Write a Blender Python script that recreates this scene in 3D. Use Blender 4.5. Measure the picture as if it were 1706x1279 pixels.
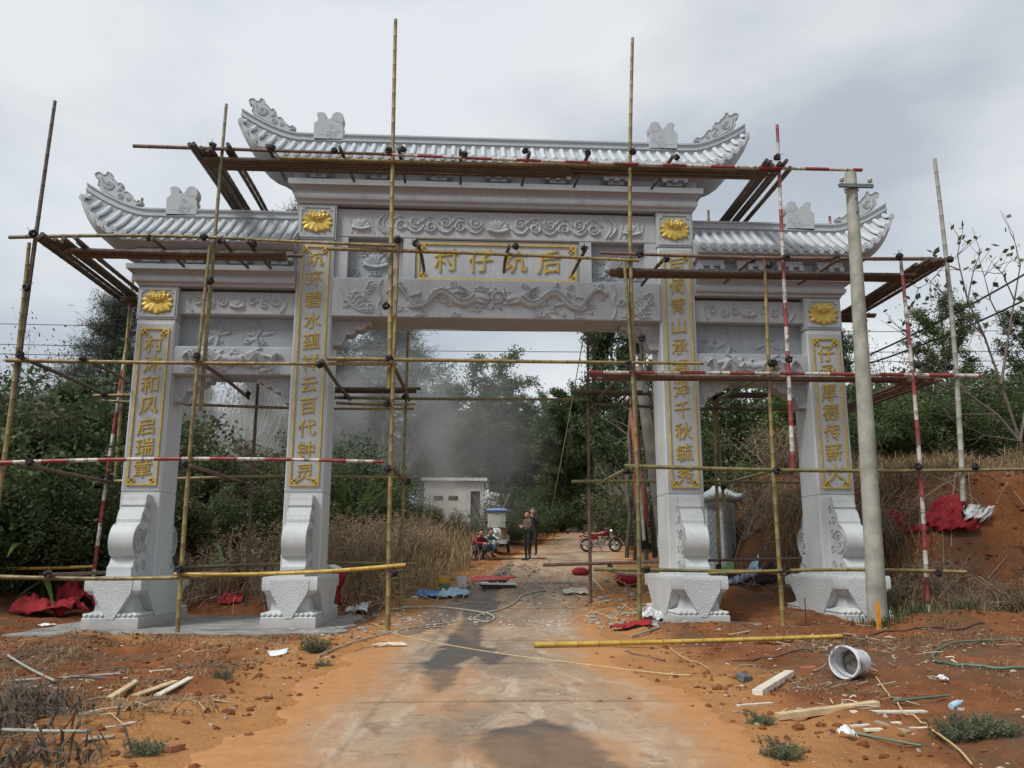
import bpy, math, random
import numpy as np
from mathutils import Vector, Matrix
SC = bpy.context.scene
COL = SC.collection
for _o in list(bpy.data.objects): bpy.data.objects.remove(_o)

# ------------------------------------------------------------------ camera
CF, CYAW, CPIT = 1374.41, .0584, .2033          # focal length in photo pixels, yaw, pitch
CAM = np.array([-.7637, -18.8236, 1.5]); PW, PH = 1706, 1279
_F = np.array([math.sin(CYAW)*math.cos(CPIT), math.cos(CYAW)*math.cos(CPIT), math.sin(CPIT)])
_R = np.array([math.cos(CYAW), -math.sin(CYAW), 0]); _U = np.cross(_R, _F)
cam_d = bpy.data.cameras.new('camera'); cam = bpy.data.objects.new('camera', cam_d); COL.objects.link(cam)
cam_d.sensor_width = 36; cam_d.lens = 36*CF/PW; cam_d.clip_end = 2000; cam_d.clip_start = .1
cam.location = CAM; cam.rotation_euler = (math.pi/2+CPIT, 0, -CYAW); SC.camera = cam

# ------------------------------------------------------------------ sky and sun
SUN_EL, SUN_AZ = math.radians(50), math.radians(-128)  # azimuth from +Y towards +X: soft light over the photographer's left shoulder
w = bpy.data.worlds.new('World'); SC.world = w; w.use_nodes = True
nt = w.node_tree; nt.nodes.clear()
def N(t, **k):
    n = nt.nodes.new(t)
    for a, b in k.items(): setattr(n, a, b)
    return n
out = N('ShaderNodeOutputWorld'); bg = N('ShaderNodeBackground'); bg.inputs[1].default_value = .12
sky = N('ShaderNodeTexSky', sky_type='NISHITA', sun_disc=False)
sky.sun_elevation = SUN_EL; sky.sun_rotation = SUN_AZ; sky.air_density = 1.4; sky.dust_density = 2.5
tc = N('ShaderNodeTexCoord'); mp = N('ShaderNodeMapping'); mp.inputs['Scale'].default_value = (1, 1, 2.4)
n1 = N('ShaderNodeTexNoise'); n1.inputs['Scale'].default_value = 1.5; n1.inputs['Detail'].default_value = 7; n1.inputs['Roughness'].default_value = .5
n1.inputs['Distortion'].default_value = .5; mp.inputs['Location'].default_value = (3.1, .4, .9)
n2 = N('ShaderNodeTexNoise'); n2.inputs['Scale'].default_value = 1.7; n2.inputs['Detail'].default_value = 6; n2.inputs['Roughness'].default_value = .5
mp2 = N('ShaderNodeMapping'); mp2.inputs['Location'].default_value = (7.3, 2.2, 5.1); mp2.inputs['Scale'].default_value = (1, 1, 2.2)
nt.links.new(tc.outputs['Generated'], mp.inputs[0]); nt.links.new(mp.outputs[0], n1.inputs[0])
nt.links.new(tc.outputs['Generated'], mp2.inputs[0]); nt.links.new(mp2.outputs[0], n2.inputs[0])
r1 = N('ShaderNodeValToRGB')                    # how much cloud covers the blue
r1.color_ramp.elements[0].position = .22; r1.color_ramp.elements[0].color = (.86, .86, .86, 1)
r1.color_ramp.elements[1].position = .55; r1.color_ramp.elements[1].color = (1, 1, 1, 1)
r2 = N('ShaderNodeValToRGB')                    # cloud tone: grey undersides to white
r2.color_ramp.elements[0].position = .40; r2.color_ramp.elements[0].color = (1.85, 2.06, 2.34, 1)
r2.color_ramp.elements[1].position = .63; r2.color_ramp.elements[1].color = (3.15, 3.26, 3.36, 1)
mx = N('ShaderNodeMix', data_type='RGBA')
nt.links.new(n1.outputs[0], r1.inputs[0]); nt.links.new(n2.outputs[0], r2.inputs[0])
nt.links.new(r1.outputs[0], mx.inputs[0]); nt.links.new(sky.outputs[0], mx.inputs[6]); nt.links.new(r2.outputs[0], mx.inputs[7])
nt.links.new(mx.outputs[2], bg.inputs[0]); nt.links.new(bg.outputs[0], out.inputs[0])
sd = bpy.data.lights.new('sun', 'SUN'); sd.energy = 1.5; sd.angle = math.radians(16); sd.color = (1, .97, .925)
so = bpy.data.objects.new('sun', sd); COL.objects.link(so)
_sv = Vector((math.sin(SUN_AZ)*math.cos(SUN_EL), math.cos(SUN_AZ)*math.cos(SUN_EL), math.sin(SUN_EL)))
so.rotation_euler = _sv.to_track_quat('Z', 'Y').to_euler(); so.location = (0, 0, 60)
vs = SC.view_settings; vs.view_transform = 'Standard'; vs.look = 'None'; vs.gamma = 1; vs.use_curve_mapping = False; vs.exposure = 1.08
SC.cycles.max_bounces = 6; SC.cycles.transparent_max_bounces = 8; SC.cycles.volume_bounces = 2

# ------------------------------------------------------------------ pixels of the photograph to points in the place
def ray(u, v): return _F+_R*(u-PW/2)/CF-_U*(v-PH/2)/CF
def at(u, v, Y=0.):
    d = ray(u, v); return CAM+d*(Y-CAM[1])/d[1]
# ------------------------------------------------------------------ noise
def _hash(ix, iy, s):
    h = (ix.astype(np.int64)*374761393+iy.astype(np.int64)*668265263+s*974634777) & 0xffffffff
    h = ((h ^ (h >> 13))*1274126177) & 0xffffffff
    return ((h ^ (h >> 16)) & 0xffff)/65535.
def vnoise(x, y, s=0):
    x = np.asarray(x, float); y = np.asarray(y, float)
    ix = np.floor(x); iy = np.floor(y); fx = x-ix; fy = y-iy
    fx = fx*fx*(3-2*fx); fy = fy*fy*(3-2*fy)
    a = _hash(ix, iy, s); b = _hash(ix+1, iy, s); c = _hash(ix, iy+1, s); d = _hash(ix+1, iy+1, s)
    return (a*(1-fx)+b*fx)*(1-fy)+(c*(1-fx)+d*fx)*fy
def fbm(x, y, o=4, s=0):
    r = 0; a = .5; t = 0
    for k in range(o):
        r = r+a*vnoise(x*2**k+k*17.3, y*2**k+k*9.1, s+k); t += a; a *= .5
    return r/t
def sstep(a, b, x):
    t = np.clip((np.asarray(x, float)-a)/(b-a), 0, 1); return t*t*(3-2*t)
def in_poly(px, py, poly):
    px = np.asarray(px, float); py = np.asarray(py, float); r = np.zeros(px.shape, bool); n = len(poly)
    for i in range(n):
        x1, y1 = poly[i]; x2, y2 = poly[(i+1) % n]
        if y1 == y2: continue
        c = ((y1 > py) != (y2 > py)) & (px < (x2-x1)*(py-y1)/(y2-y1)+x1); r ^= c
    return r
def seg_dist(px, py, poly, closed=False):
    px = np.asarray(px, float); py = np.asarray(py, float); best = np.full(px.shape, 1e9)
    for i in range(len(poly)-(0 if closed else 1)):
        x1, y1 = poly[i]; x2, y2 = poly[(i+1) % len(poly)]; dx, dy = x2-x1, y2-y1
        t = np.clip(((px-x1)*dx+(py-y1)*dy)/(dx*dx+dy*dy+1e-9), 0, 1)
        best = np.minimum(best, np.hypot(px-x1-t*dx, py-y1-t*dy))
    return best
# ------------------------------------------------------------------ the lie of the land
def road_x(y): return np.interp(y, [-40, -20, -12.5, -5, 0, 4, 9, 15, 28, 40, 60, 90], [-1.6, -1.0, -.65, -.3, 0, .85, 2.6, 3.9, 6.9, 12, 26, 60])
def road_z(y):
    f = lambda q: np.interp(q, [-60, .5, 3, 8, 10, 14, 20, 32, 60, 150, 400], [0, 0, .2, 1.17, 1.38, 1.53, 2.05, 3.3, 4.2, 5, 5])
    return (f(y-1)+f(y)+f(y+1))/3
BANK = [(60, -6), (16, -2.6), (11.5, -.9), (9.6, .2), (9.1, 2.4), (7.6, 4.0), (6.6, 5.2), (6.4, 8), (7.4, 12), (9.4, 18), (12.5, 27), (18, 38), (60, 60)]
BANKP = BANK+[(400, 60), (400, -6)]
def ground_z(x, y):
    x = np.asarray(x, float); y = np.asarray(y, float)
    z = road_z(y); xc = road_x(y); off = np.abs(x-xc)
    wob = (fbm(x*.5, y*.5, 3, 5)-.5)*1.2
    d = seg_dist(x, y, BANK); ins = in_poly(x, y, BANKP)
    z = z+np.where(ins, 3.15*sstep(0, 3.1, d+wob*sstep(0, 1.2, d))+.05*np.minimum(d, 20), 0)
    z = z+np.where(ins, sstep(.2, 1.5, d)*((fbm(x*1.3, y*1.3, 4, 66)-.5)*.55+(fbm(x*4.2, y*4.2, 3, 67)-.5)*.22), 0)
    z = z+.85*sstep(3.0, 6, xc-x)*sstep(3, 8, y)+.6*sstep(9.5, 14, -x)*sstep(-3, 3, y)
    far = sstep(2.1, 3.1, off)
    z = z+far*((fbm(x*.55, y*.55, 4, 11)-.45)*.26+(fbm(x*2.6, y*2.6, 3, 21)-.5)*.15+(fbm(x*7, y*7, 2, 31)-.5)*.055)
    g = lambda a, b, s, t, h: h*np.exp(-((x-a)/s)**2-((y-b)/t)**2)
    z = z+g(8.9, -2.6, 1.5, .8, .42)+g(5.0, -1.9, 1.1, .45, .17)+g(6.7, .3, 1.2, 1.6, .15)+g(6.2, 3.2, 1.2, .8, .35)+g(-5.5, -4.2, 2.2, .8, .10)+g(12, -3.4, 2.5, 1, .3)
    flat = np.maximum(sstep(.6, .1, np.maximum(np.abs(x+6.2)-3.1, np.abs(y-.4)-2.6)), 0)   # the footing strip under the left pillars
    z = z*(1-flat*.93)-flat*.02
    return z
def gz(x, y): return float(ground_z(np.array([x]), np.array([y]))[0])
def gp(u, v):
    d = ray(u, v); t = np.linspace(4, 120, 2400); P = CAM[None]+d[None]*t[:, None]/d[1]
    h = P[:, 2]-ground_z(P[:, 0], P[:, 1]); k = np.argmax(h < 0)
    return P[k] if h[k] < 0 else P[-1]
# ------------------------------------------------------------------ materials
def lin(*c):
    return tuple(((q/255)/12.92 if q/255 <= .04045 else (((q/255)+.055)/1.055)**2.4) for q in c)
class MT:
    def __init__(s, name):
        s.m = bpy.data.materials.new(name); s.m.use_nodes = True; s.t = s.m.node_tree; s.t.nodes.clear()
        s.o = s.n('ShaderNodeOutputMaterial'); s.b = s.n('ShaderNodeBsdfPrincipled'); s.l(s.b.outputs[0], s.o.inputs[0])
    def n(s, t, **k):
        q = s.t.nodes.new(t)
        for a, b in k.items(): setattr(q, a, b)
        return q
    def l(s, a, b): s.t.links.new(a, b)
    def noise(s, sc, det=3, rough=.5, vec=None, dist=0):
        q = s.n('ShaderNodeTexNoise'); q.inputs['Scale'].default_value = sc; q.inputs['Detail'].default_value = det
        q.inputs['Roughness'].default_value = rough; q.inputs['Distortion'].default_value = dist
        s.l(vec if vec is not None else s.co(), q.inputs[0]); return q.outputs[0]
    def co(s):
        if not hasattr(s, '_c'): s._c = s.n('ShaderNodeTexCoord').outputs['Object']
        return s._c
    def pos(s):
        if not hasattr(s, '_p'): s._p = s.n('ShaderNodeNewGeometry').outputs['Position']
        return s._p
    def ramp(s, f, *st):
        r = s.n('ShaderNodeValToRGB'); e = r.color_ramp.elements
        while len(e) < len(st): e.new(.5)
        for q, (p, c) in zip(e, st): q.position = p; q.color = (*c, 1) if len(c) == 3 else c
        s.l(f, r.inputs[0]); return r.outputs[0]
    def mix(s, f, a, b, mode='MIX'):
        q = s.n('ShaderNodeMix', data_type='RGBA', blend_type=mode)
        for i, v in ((0, f), (6, a), (7, b)):
            if hasattr(v, 'is_linked') or hasattr(v, 'links'): s.l(v, q.inputs[i])
            elif i == 0: q.inputs[0].default_value = v
            else: q.inputs[i].default_value = (*v, 1)
        return q.outputs[2]
    def math(s, op, a, b=0.):
        q = s.n('ShaderNodeMath', operation=op)
        for i, v in ((0, a), (1, b)):
            if hasattr(v, 'links'): s.l(v, q.inputs[i])
            else: q.inputs[i].default_value = v
        return q.outputs[0]
    def attr(s, name):
        return s.n('ShaderNodeAttribute', attribute_name=name)
    def bump(s, h, st=.3, d=.02):
        q = s.n('ShaderNodeBump'); q.inputs['Strength'].default_value = st; q.inputs['Distance'].default_value = d
        s.l(h, q.inputs['Height']); s.l(q.outputs[0], s.b.inputs['Normal'])
    def col(s, c):
        if hasattr(c, 'links'): s.l(c, s.b.inputs['Base Color'])
        else: s.b.inputs['Base Color'].default_value = (*c, 1)
        return s
    def set(s, **k):
        for a, v in k.items():
            i = s.b.inputs[{'rough': 'Roughness', 'metal': 'Metallic', 'spec': 'Specular IOR Level', 'trans': 'Transmission Weight', 'alpha': 'Alpha'}[a]]
            if hasattr(v, 'links'): s.l(v, i)
            else: i.default_value = v
        return s
M = {}
def simple(name, c, rough=.6, metal=0, var=.25, sc=6, bump=0):
    t = MT(name); n = t.noise(sc, 5, .6); a = tuple(q*(1-var) for q in c); b = tuple(min(1, q*(1+var)) for q in c)
    t.col(t.ramp(n, (.3, a), (.7, b))).set(rough=rough, metal=metal)
    if bump: t.bump(t.noise(sc*8, 4), bump, .01)
    M[name] = t.m; return t.m
def stone(name, c, warm=0., carve=0):
    t = MT(name); P = t.pos(); oi = t.n('ShaderNodeObjectInfo').outputs['Random']
    sp = t.noise(95, 2, .75, P); bl = t.noise(1.1, 5, .62, P, .6); mp = t.n('ShaderNodeMapping'); mp.inputs['Scale'].default_value = (5, 5, .40); t.l(P, mp.inputs[0])
    st = t.noise(1.5, 5, .65, mp.outputs[0]); sp2 = t.noise(28, 3, .7, P)
    k = t.mix(.5, t.ramp(sp, (.3, tuple(q*.60 for q in c)), (.7, tuple(q*1.3 for q in c))), t.ramp(bl, (.3, tuple(q*.82 for q in c)), (.72, tuple(q*1.14 for q in c))))
    k = t.mix(.35, k, t.ramp(sp2, (.32, tuple(q*.72 for q in c)), (.68, tuple(q*1.22 for q in c))))
    k = t.mix(t.ramp(st, (.42, (0, 0, 0)), (.75, (.42, .42, .42))), k, (c[0]*1.28+warm, c[1]*1.24+warm*.7, c[2]*1.15))
    mp3 = t.n('ShaderNodeMapping'); mp3.inputs['Scale'].default_value = (9, 9, .5); mp3.inputs['Location'].default_value = (3, 8, 1); t.l(P, mp3.inputs[0])
    k = t.mix(t.ramp(t.noise(1., 5, .7, mp3.outputs[0]), (.55, (0, 0, 0)), (.78, (.5, .5, .5))), k, tuple(q*.62 for q in c))       # rain streaks
    k = t.mix(t.math('MULTIPLY', t.math('SUBTRACT', oi, .5), .3), k, tuple(q*.6 for q in c))
    sz = t.n('ShaderNodeSeparateXYZ'); t.l(P, sz.inputs[0]); lo = t.math('SUBTRACT', .62, t.math('ADD', sz.outputs[2], t.math('MULTIPLY', t.noise(5, 5, .7, P), .55))); lo = t.math('MULTIPLY', t.math('MAXIMUM', lo, 0), 1.1)
    k = t.mix(lo, k, (.27, .125, .06))                                                                                                # splashed red mud at the foot
    t.col(k).set(rough=.58, spec=.4)
    t.bump(t.noise(60, 3, .6, P), .25, .006); M[name] = t.m
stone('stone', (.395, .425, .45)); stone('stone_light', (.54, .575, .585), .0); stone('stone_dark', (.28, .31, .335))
stone('stone_tile', (.455, .495, .525))
M['stone_tile'].node_tree.nodes['Principled BSDF'].inputs['Roughness'].default_value = .85; M['stone_tile'].node_tree.nodes['Principled BSDF'].inputs['Specular IOR Level'].default_value = .15
t = MT('stone_hammered'); P = t.pos(); v = t.n('ShaderNodeTexVoronoi'); v.inputs['Scale'].default_value = 34; t.l(P, v.inputs[0])
t.col(t.mix(.5, t.ramp(v.outputs['Distance'], (.1, (.42, .445, .45)), (.7, (.58, .61, .615))), t.ramp(t.noise(2, 4, .6, P), (.3, (.42, .44, .45)), (.7, (.60, .62, .62))))).set(rough=.7)
t.bump(v.outputs['Distance'], .5, .02); M['stone_hammered'] = t.m
t = MT('stone_carved'); P = t.pos(); a = t.noise(14, 3, .5, P, 1.6)
t.col(t.ramp(t.noise(5, 5, .6, P), (.3, (.40, .43, .43)), (.7, (.56, .59, .58)))).set(rough=.65)
t.bump(t.math('ABSOLUTE', t.math('SUBTRACT', a, .5)), 1., .10); M['stone_carved'] = t.m
t = MT('gold'); t.col(t.ramp(t.noise(9, 4, .6, t.pos()), (.3, (.44, .30, .05)), (.7, (.66, .49, .11)))).set(rough=.42, metal=.25); t.bump(t.noise(50, 3, .5, t.pos()), .2, .01); M['gold'] = t.m
t = MT('gold_letter'); t.col(t.ramp(t.noise(9, 4, .6, t.pos()), (.3, (.36, .24, .03)), (.7, (.60, .42, .07)))).set(rough=.38, metal=.4); M['gold_letter'] = t.m
def bamboo(name, c1, c2, node, bandc=None, band=.55, rough=.45):
    t = MT(name); al = t.attr('along').outputs['Fac']
    oi = t.n('ShaderNodeObjectInfo').outputs['Random']
    mp = t.n('ShaderNodeCombineXYZ'); t.l(t.math('MULTIPLY', al, .9), mp.inputs[0]); t.l(t.math('MULTIPLY', oi, 40), mp.inputs[1])
    n = t.noise(1.2, 5, .65, mp.outputs[0]); k = t.ramp(n, (.32, c1), (.68, c2))
    k = t.mix(t.ramp(t.noise(9, 4, .7), (.5, (0, 0, 0)), (.72, (.55, .55, .55))), k, tuple(q*.45 for q in c1))
    if bandc:
        fr = t.math('FRACT', t.math('ADD', t.math('DIVIDE', al, band*2), oi)); s = t.math('GREATER_THAN', fr, .5)
        wear = t.noise(7, 5, .7); pc = t.mix(s, bandc[0], bandc[1]); pc = t.mix(t.ramp(wear, (.5, (0, 0, 0)), (.62, (.8, .8, .8))), pc, tuple(q*.7 for q in c1)); k = pc
    d = t.math('ABSOLUTE', t.math('SUBTRACT', t.math('FRACT', t.math('DIVIDE', al, .36)), .5))
    k = t.mix(t.math('MULTIPLY', t.math('GREATER_THAN', d, .46), .55), k, node)
    t.col(k).set(rough=rough); t.bump(t.noise(30, 3), .25, .008); M[name] = t.m
bamboo('bamboo_yellow', (.145, .105, .045), (.33, .255, .085), (.09, .065, .03))
bamboo('bamboo_green', (.11, .10, .045), (.24, .215, .085), (.10, .08, .035))
bamboo('bamboo_old', (.075, .060, .048), (.15, .118, .09), (.045, .036, .029), rough=.7)
bamboo('bamboo_red', (.15, .11, .075), (.26, .2, .14), (.08, .05, .04), ((.26, .035, .035), (.52, .49, .45)))
bamboo('bamboo_rust', (.11, .065, .048), (.19, .12, .085), (.07, .04, .03), rough=.65)
bamboo('bamboo_grey', (.24, .25, .22), (.38, .38, .33), (.14, .13, .11), rough=.7)
bamboo('bamboo_fresh', (.42, .27, .04), (.60, .42, .09), (.25, .16, .04))
simple('lashing', (.018, .017, .016), .7)
simple('concrete', (.30, .295, .265), .85, 0, .22, 4, .4)
simple('concrete_pole', (.29, .29, .25), .85, 0, .38, 2.2, .45)
simple('plaster', (.60, .57, .51), .85, 0, .15, 2, .2)
simple('plaster_dark', (.05, .045, .045), .8)
simple('galv', (.16, .18, .18), .5, .6)
simple('porcelain', (.5, .48, .44), .3)
simple('wire', (.03, .03, .03), .6)
simple('wire_near', (.025, .025, .025), .6)
simple('wood_pale', (.50, .38, .22), .75, 0, .3, 7, .3)
simple('wood_grey', (.30, .24, .17), .8, 0, .3, 7, .3)
simple('wood_white', (.62, .56, .46), .7, 0, .2, 7, .2)
simple('wood_dark', (.085, .05, .035), .85, 0, .4, 7, .3)
simple('red_cloth', (.27, .012, .018), .85, 0, .4, 5, .25)
simple('red_paper', (.42, .05, .045), .8, 0, .3, 9)
simple('blue_tarp', (.10, .25, .52), .5, 0, .25, 5)
simple('pale_tarp', (.40, .56, .68), .45, 0, .2, 5)
simple('white_plastic', (.68, .69, .69), .4, 0, .12, 4)
t = MT('bucket_white'); n = t.noise(7, 6, .7); t.col(t.mix(t.ramp(n, (.50, (0, 0, 0)), (.60, (.85, .85, .85))), (.62, .64, .67), (.20, .175, .15))).set(rough=.5); t.bump(n, .3, .01); M['bucket_white'] = t.m
simple('dry_mortar', (.20, .18, .15), .9, 0, .6, 14)
simple('board_white', (.70, .71, .70), .5, 0, .06, 3)
simple('paint_yellow', (.55, .33, .03), .5, 0, .2, 6)
simple('paint_green', (.10, .20, .13), .5, 0, .2, 6)
simple('bright_green', (.15, .42, .08), .55)
simple('orange', (.62, .27, .03), .6, 0, .25, 5)
simple('hose_pale', (.42, .39, .28), .6, 0, .2, 5)
simple('hose_green', (.09, .14, .085), .5, 0, .3, 5)
simple('rope', (.48, .36, .17), .8, 0, .25, 12)
simple('rope_pale', (.46, .47, .42), .8, 0, .15, 12)
simple('brick', (.32, .12, .07), .85, 0, .25, 9, .4)
simple('pebble', (.34, .27, .21), .85, 0, .45, 3, .3)
simple('orange_cloth', (.50, .10, .055), .75, 0, .2, 3)
simple('dark_cloth', (.015, .014, .022), .8)
simple('rubber', (.02, .02, .02), .75)
simple('chrome', (.55, .55, .54), .25, .9, .1)
simple('engine', (.35, .35, .35), .45, .7)
simple('moto_red', (.16, .012, .025), .25, 0, .15)
simple('seat_tan', (.34, .20, .10), .6)
simple('black_paint', (.014, .014, .015), .35)
simple('canopy_blue', (.13, .20, .42), .45)
simple('scooter_white', (.52, .54, .54), .35, 0, .1)
t = MT('lens'); t.col((.7, .72, .7)).set(rough=.1, spec=.8); M['lens'] = t.m
t = MT('windscreen'); t.col((.85, .88, .85)).set(rough=.12, alpha=.28); M['windscreen'] = t.m
simple('skin', (.36, .19, .12), .55, 0, .1); simple('hair', (.012, .01, .009), .6); simple('hair_grey', (.10, .10, .10), .6)
for nm, c in (('cloth_black', (.012, .012, .014)), ('cloth_brown', (.09, .07, .055)), ('cloth_grey', (.05, .055, .06)), ('cloth_maroon', (.20, .02, .035)), ('cloth_teal', (.10, .22, .24)),
              ('cloth_denim', (.12, .19, .30)), ('cloth_white', (.62, .64, .66)), ('cloth_red', (.26, .012, .022)), ('shoe', (.02, .02, .02))):
    simple(nm, c, .85, 0, .3, 14, .3)
def leafmat(name, c1, c2, tr=.42, rough=.5):
    t = MT(name); oi = t.n('ShaderNodeObjectInfo').outputs['Random']
    n = t.noise(1.1, 3, .6, t.pos()); k = t.ramp(n, (.3, c1), (.7, c2))
    wn = t.n('ShaderNodeTexWhiteNoise', noise_dimensions='3D'); vv = t.n('ShaderNodeVectorMath', operation='SNAP'); vv.inputs[1].default_value = (.3, .3, .3)
    t.l(t.pos(), vv.inputs[0]); t.l(vv.outputs[0], wn.inputs[0])
    k = t.mix(t.math('MULTIPLY', wn.outputs[0], .55), k, tuple(.5*(a+b)*.55 for a, b in zip(c1, c2)))
    k = t.mix(t.math('MULTIPLY', oi, .5), k, tuple(q*f for q, f in zip(c1, (1.1, .82, .75))))
    t.col(k).set(rough=rough, spec=.3)
    tl = t.n('ShaderNodeBsdfTranslucent'); t.l(k, tl.inputs[0]); ms = t.n('ShaderNodeMixShader'); ms.inputs[0].default_value = tr
    t.l(t.b.outputs[0], ms.inputs[1]); t.l(tl.outputs[0], ms.inputs[2]); t.l(ms.outputs[0], t.o.inputs[0]); M[name] = t.m
leafmat('leaf_dark', (.053, .088, .040), (.119, .169, .075)); leafmat('leaf_mid', (.072, .114, .046), (.150, .204, .084)); leafmat('leaf_olive', (.086, .098, .052), (.161, .167, .086))
leafmat('leaf_bright', (.075, .13, .035), (.15, .22, .07)); leafmat('leaf_needle', (.072, .090, .068), (.132, .154, .110)); leafmat('leaf_dry', (.22, .165, .10), (.44, .34, .21), .25, .7)
leafmat('leaf_straw', (.30, .225, .12), (.52, .41, .24), .2, .7); leafmat('leaf_brownred', (.14, .078, .042), (.28, .17, .095), .2, .8); leafmat('leaf_greydry', (.07, .06, .045), (.19, .165, .125), .2, .8); leafmat('leaf_weed', (.11, .15, .085), (.21, .26, .14))
simple('bark', (.085, .07, .055), .9, 0, .4, 5, .6); simple('bark_pale', (.26, .23, .19), .85, 0, .35, 3, .4); simple('bark_grey', (.15, .135, .115), .9, 0, .35, 5, .5)
simple('twig', (.13, .105, .085), .9, 0, .35, 9); simple('twig_pale', (.32, .28, .22), .9, 0, .3, 9)
# ground
def soilmat():
    t = MT('soil'); P = t.pos(); A = t.attr('mask'); sep = t.n('ShaderNodeSeparateColor'); t.l(A.outputs['Color'], sep.inputs[0])
    big = t.noise(.55, 6, .6, P, .4); mid = t.noise(3.2, 6, .65, P, .3); fin = t.noise(26, 5, .7, P)
    red = t.mix(.5, t.ramp(big, (.30, (0.156, 0.054, 0.020)), (.52, (0.294, 0.100, 0.033)), (.74, (0.413, 0.165, 0.054))), t.ramp(mid, (.32, (0.106, 0.045, 0.024)), (.55, (0.256, 0.103, 0.041)), (.78, (0.413, 0.194, 0.088))))
    k = t.mix(t.ramp(fin, (.38, (.75, .75, .75)), (.62, (0, 0, 0))), red, (.145, .062, .028))
    sand = t.mix(.5, t.ramp(mid, (.3, (.33, .145, .050)), (.7, (.50, .25, .092))), t.ramp(fin, (.3, (.31, .145, .054)), (.7, (.48, .245, .10))))
    lit = t.mix(t.noise(9, 5, .7, P), (.055, .036, .022), (.17, .125, .08))
    k = t.mix(t.math('MULTIPLY', sep.outputs[1], t.ramp(mid, (.38, (.2, .2, .2)), (.56, (1, 1, 1)))), k, lit)
    k = t.mix(t.math('MULTIPLY', t.ramp(t.noise(17, 3, .6, P), (.64, (0, 0, 0)), (.70, (1, 1, 1))), .5), k, (.36, .27, .18))
    k = t.mix(t.math('MULTIPLY', t.ramp(t.noise(.9, 6, .7, P, .8), (.50, (0, 0, 0)), (.62, (1, 1, 1))), .38), k, (.095, .038, .018))   # damp patches
    k = t.mix(sep.outputs[0], k, sand)
    t.col(k).set(rough=.95, spec=.15)
    h = t.math('ADD', t.math('MULTIPLY', mid, .8), t.math('MULTIPLY', fin, .4)); t.bump(h, 1., .075); M['soil'] = t.m
soilmat()
def roadmat():
    t = MT('road'); P = t.pos(); A = t.attr('mask'); sep = t.n('ShaderNodeSeparateColor'); t.l(A.outputs['Color'], sep.inputs[0])
    mp = t.n('ShaderNodeMapping'); mp.inputs['Scale'].default_value = (1.6, .5, 1); t.l(P, mp.inputs[0])
    big = t.noise(.8, 6, .62, mp.outputs[0], .6); mid = t.noise(4, 6, .65, P, .4); fin = t.noise(45, 4, .7, P)
    con = t.mix(.5, t.ramp(big, (.3, (.20, .132, .080)), (.5, (.33, .222, .138)), (.72, (.42, .31, .205))), t.ramp(mid, (.3, (.25, .17, .11)), (.7, (.40, .30, .205))))
    con = t.mix(t.math('MULTIPLY', t.ramp(fin, (.45, (0, 0, 0)), (.7, (1, 1, 1))), .35), con, (.42, .36, .28))
    sand = t.mix(.5, t.ramp(mid, (.3, (.33, .145, .050)), (.7, (.50, .25, .092))), t.ramp(t.noise(26, 5, .7, P), (.3, (.31, .145, .054)), (.7, (.48, .245, .10))))
    k = con; sd_ = sand
    pat = t.noise(1.3, 6, .68, mp.outputs[0], 1.2); k = t.mix(t.math('MULTIPLY', t.ramp(pat, (.52, (0, 0, 0)), (.60, (1, 1, 1))), .5), k, (.50, .43, .34))
    k = t.mix(t.math('MULTIPLY', t.ramp(t.noise(2.1, 6, .7, P, 1.5), (.56, (0, 0, 0)), (.66, (1, 1, 1))), .6), k, (.115, .075, .048))
    k = t.mix(t.math('MULTIPLY', t.ramp(t.noise(22, 3, .6, P), (.66, (0, 0, 0)), (.70, (1, 1, 1))), .7), k, (.46, .42, .36))
    k = t.mix(t.math('MULTIPLY', t.ramp(t.noise(13, 4, .7, P), (.62, (0, 0, 0)), (.67, (1, 1, 1))), .6), k, (.10, .06, .035))
    wet = t.mix(.92, k, t.ramp(mid, (.3, (.040, .034, .031)), (.7, (.075, .066, .060))))
    k = t.mix(sep.outputs[1], k, wet)
    k = t.mix(t.math('MULTIPLY', sep.outputs[2], .75), k, (.07, .05, .036))
    k = t.mix(t.math('MULTIPLY', sep.outputs[0], t.math('SUBTRACT', 1., t.math('MULTIPLY', sep.outputs[1], .7))), k, sd_)
    t.col(k).set(rough=t.math('SUBTRACT', .88, t.math('MULTIPLY', sep.outputs[1], .42)), spec=.35)
    t.bump(t.math('ADD', mid, t.math('MULTIPLY', fin, .5)), .35, .02); M['road'] = t.m
roadmat()
simple('slab', (.25, .245, .225), .9, 0, .4, 2.2, .5)

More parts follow.
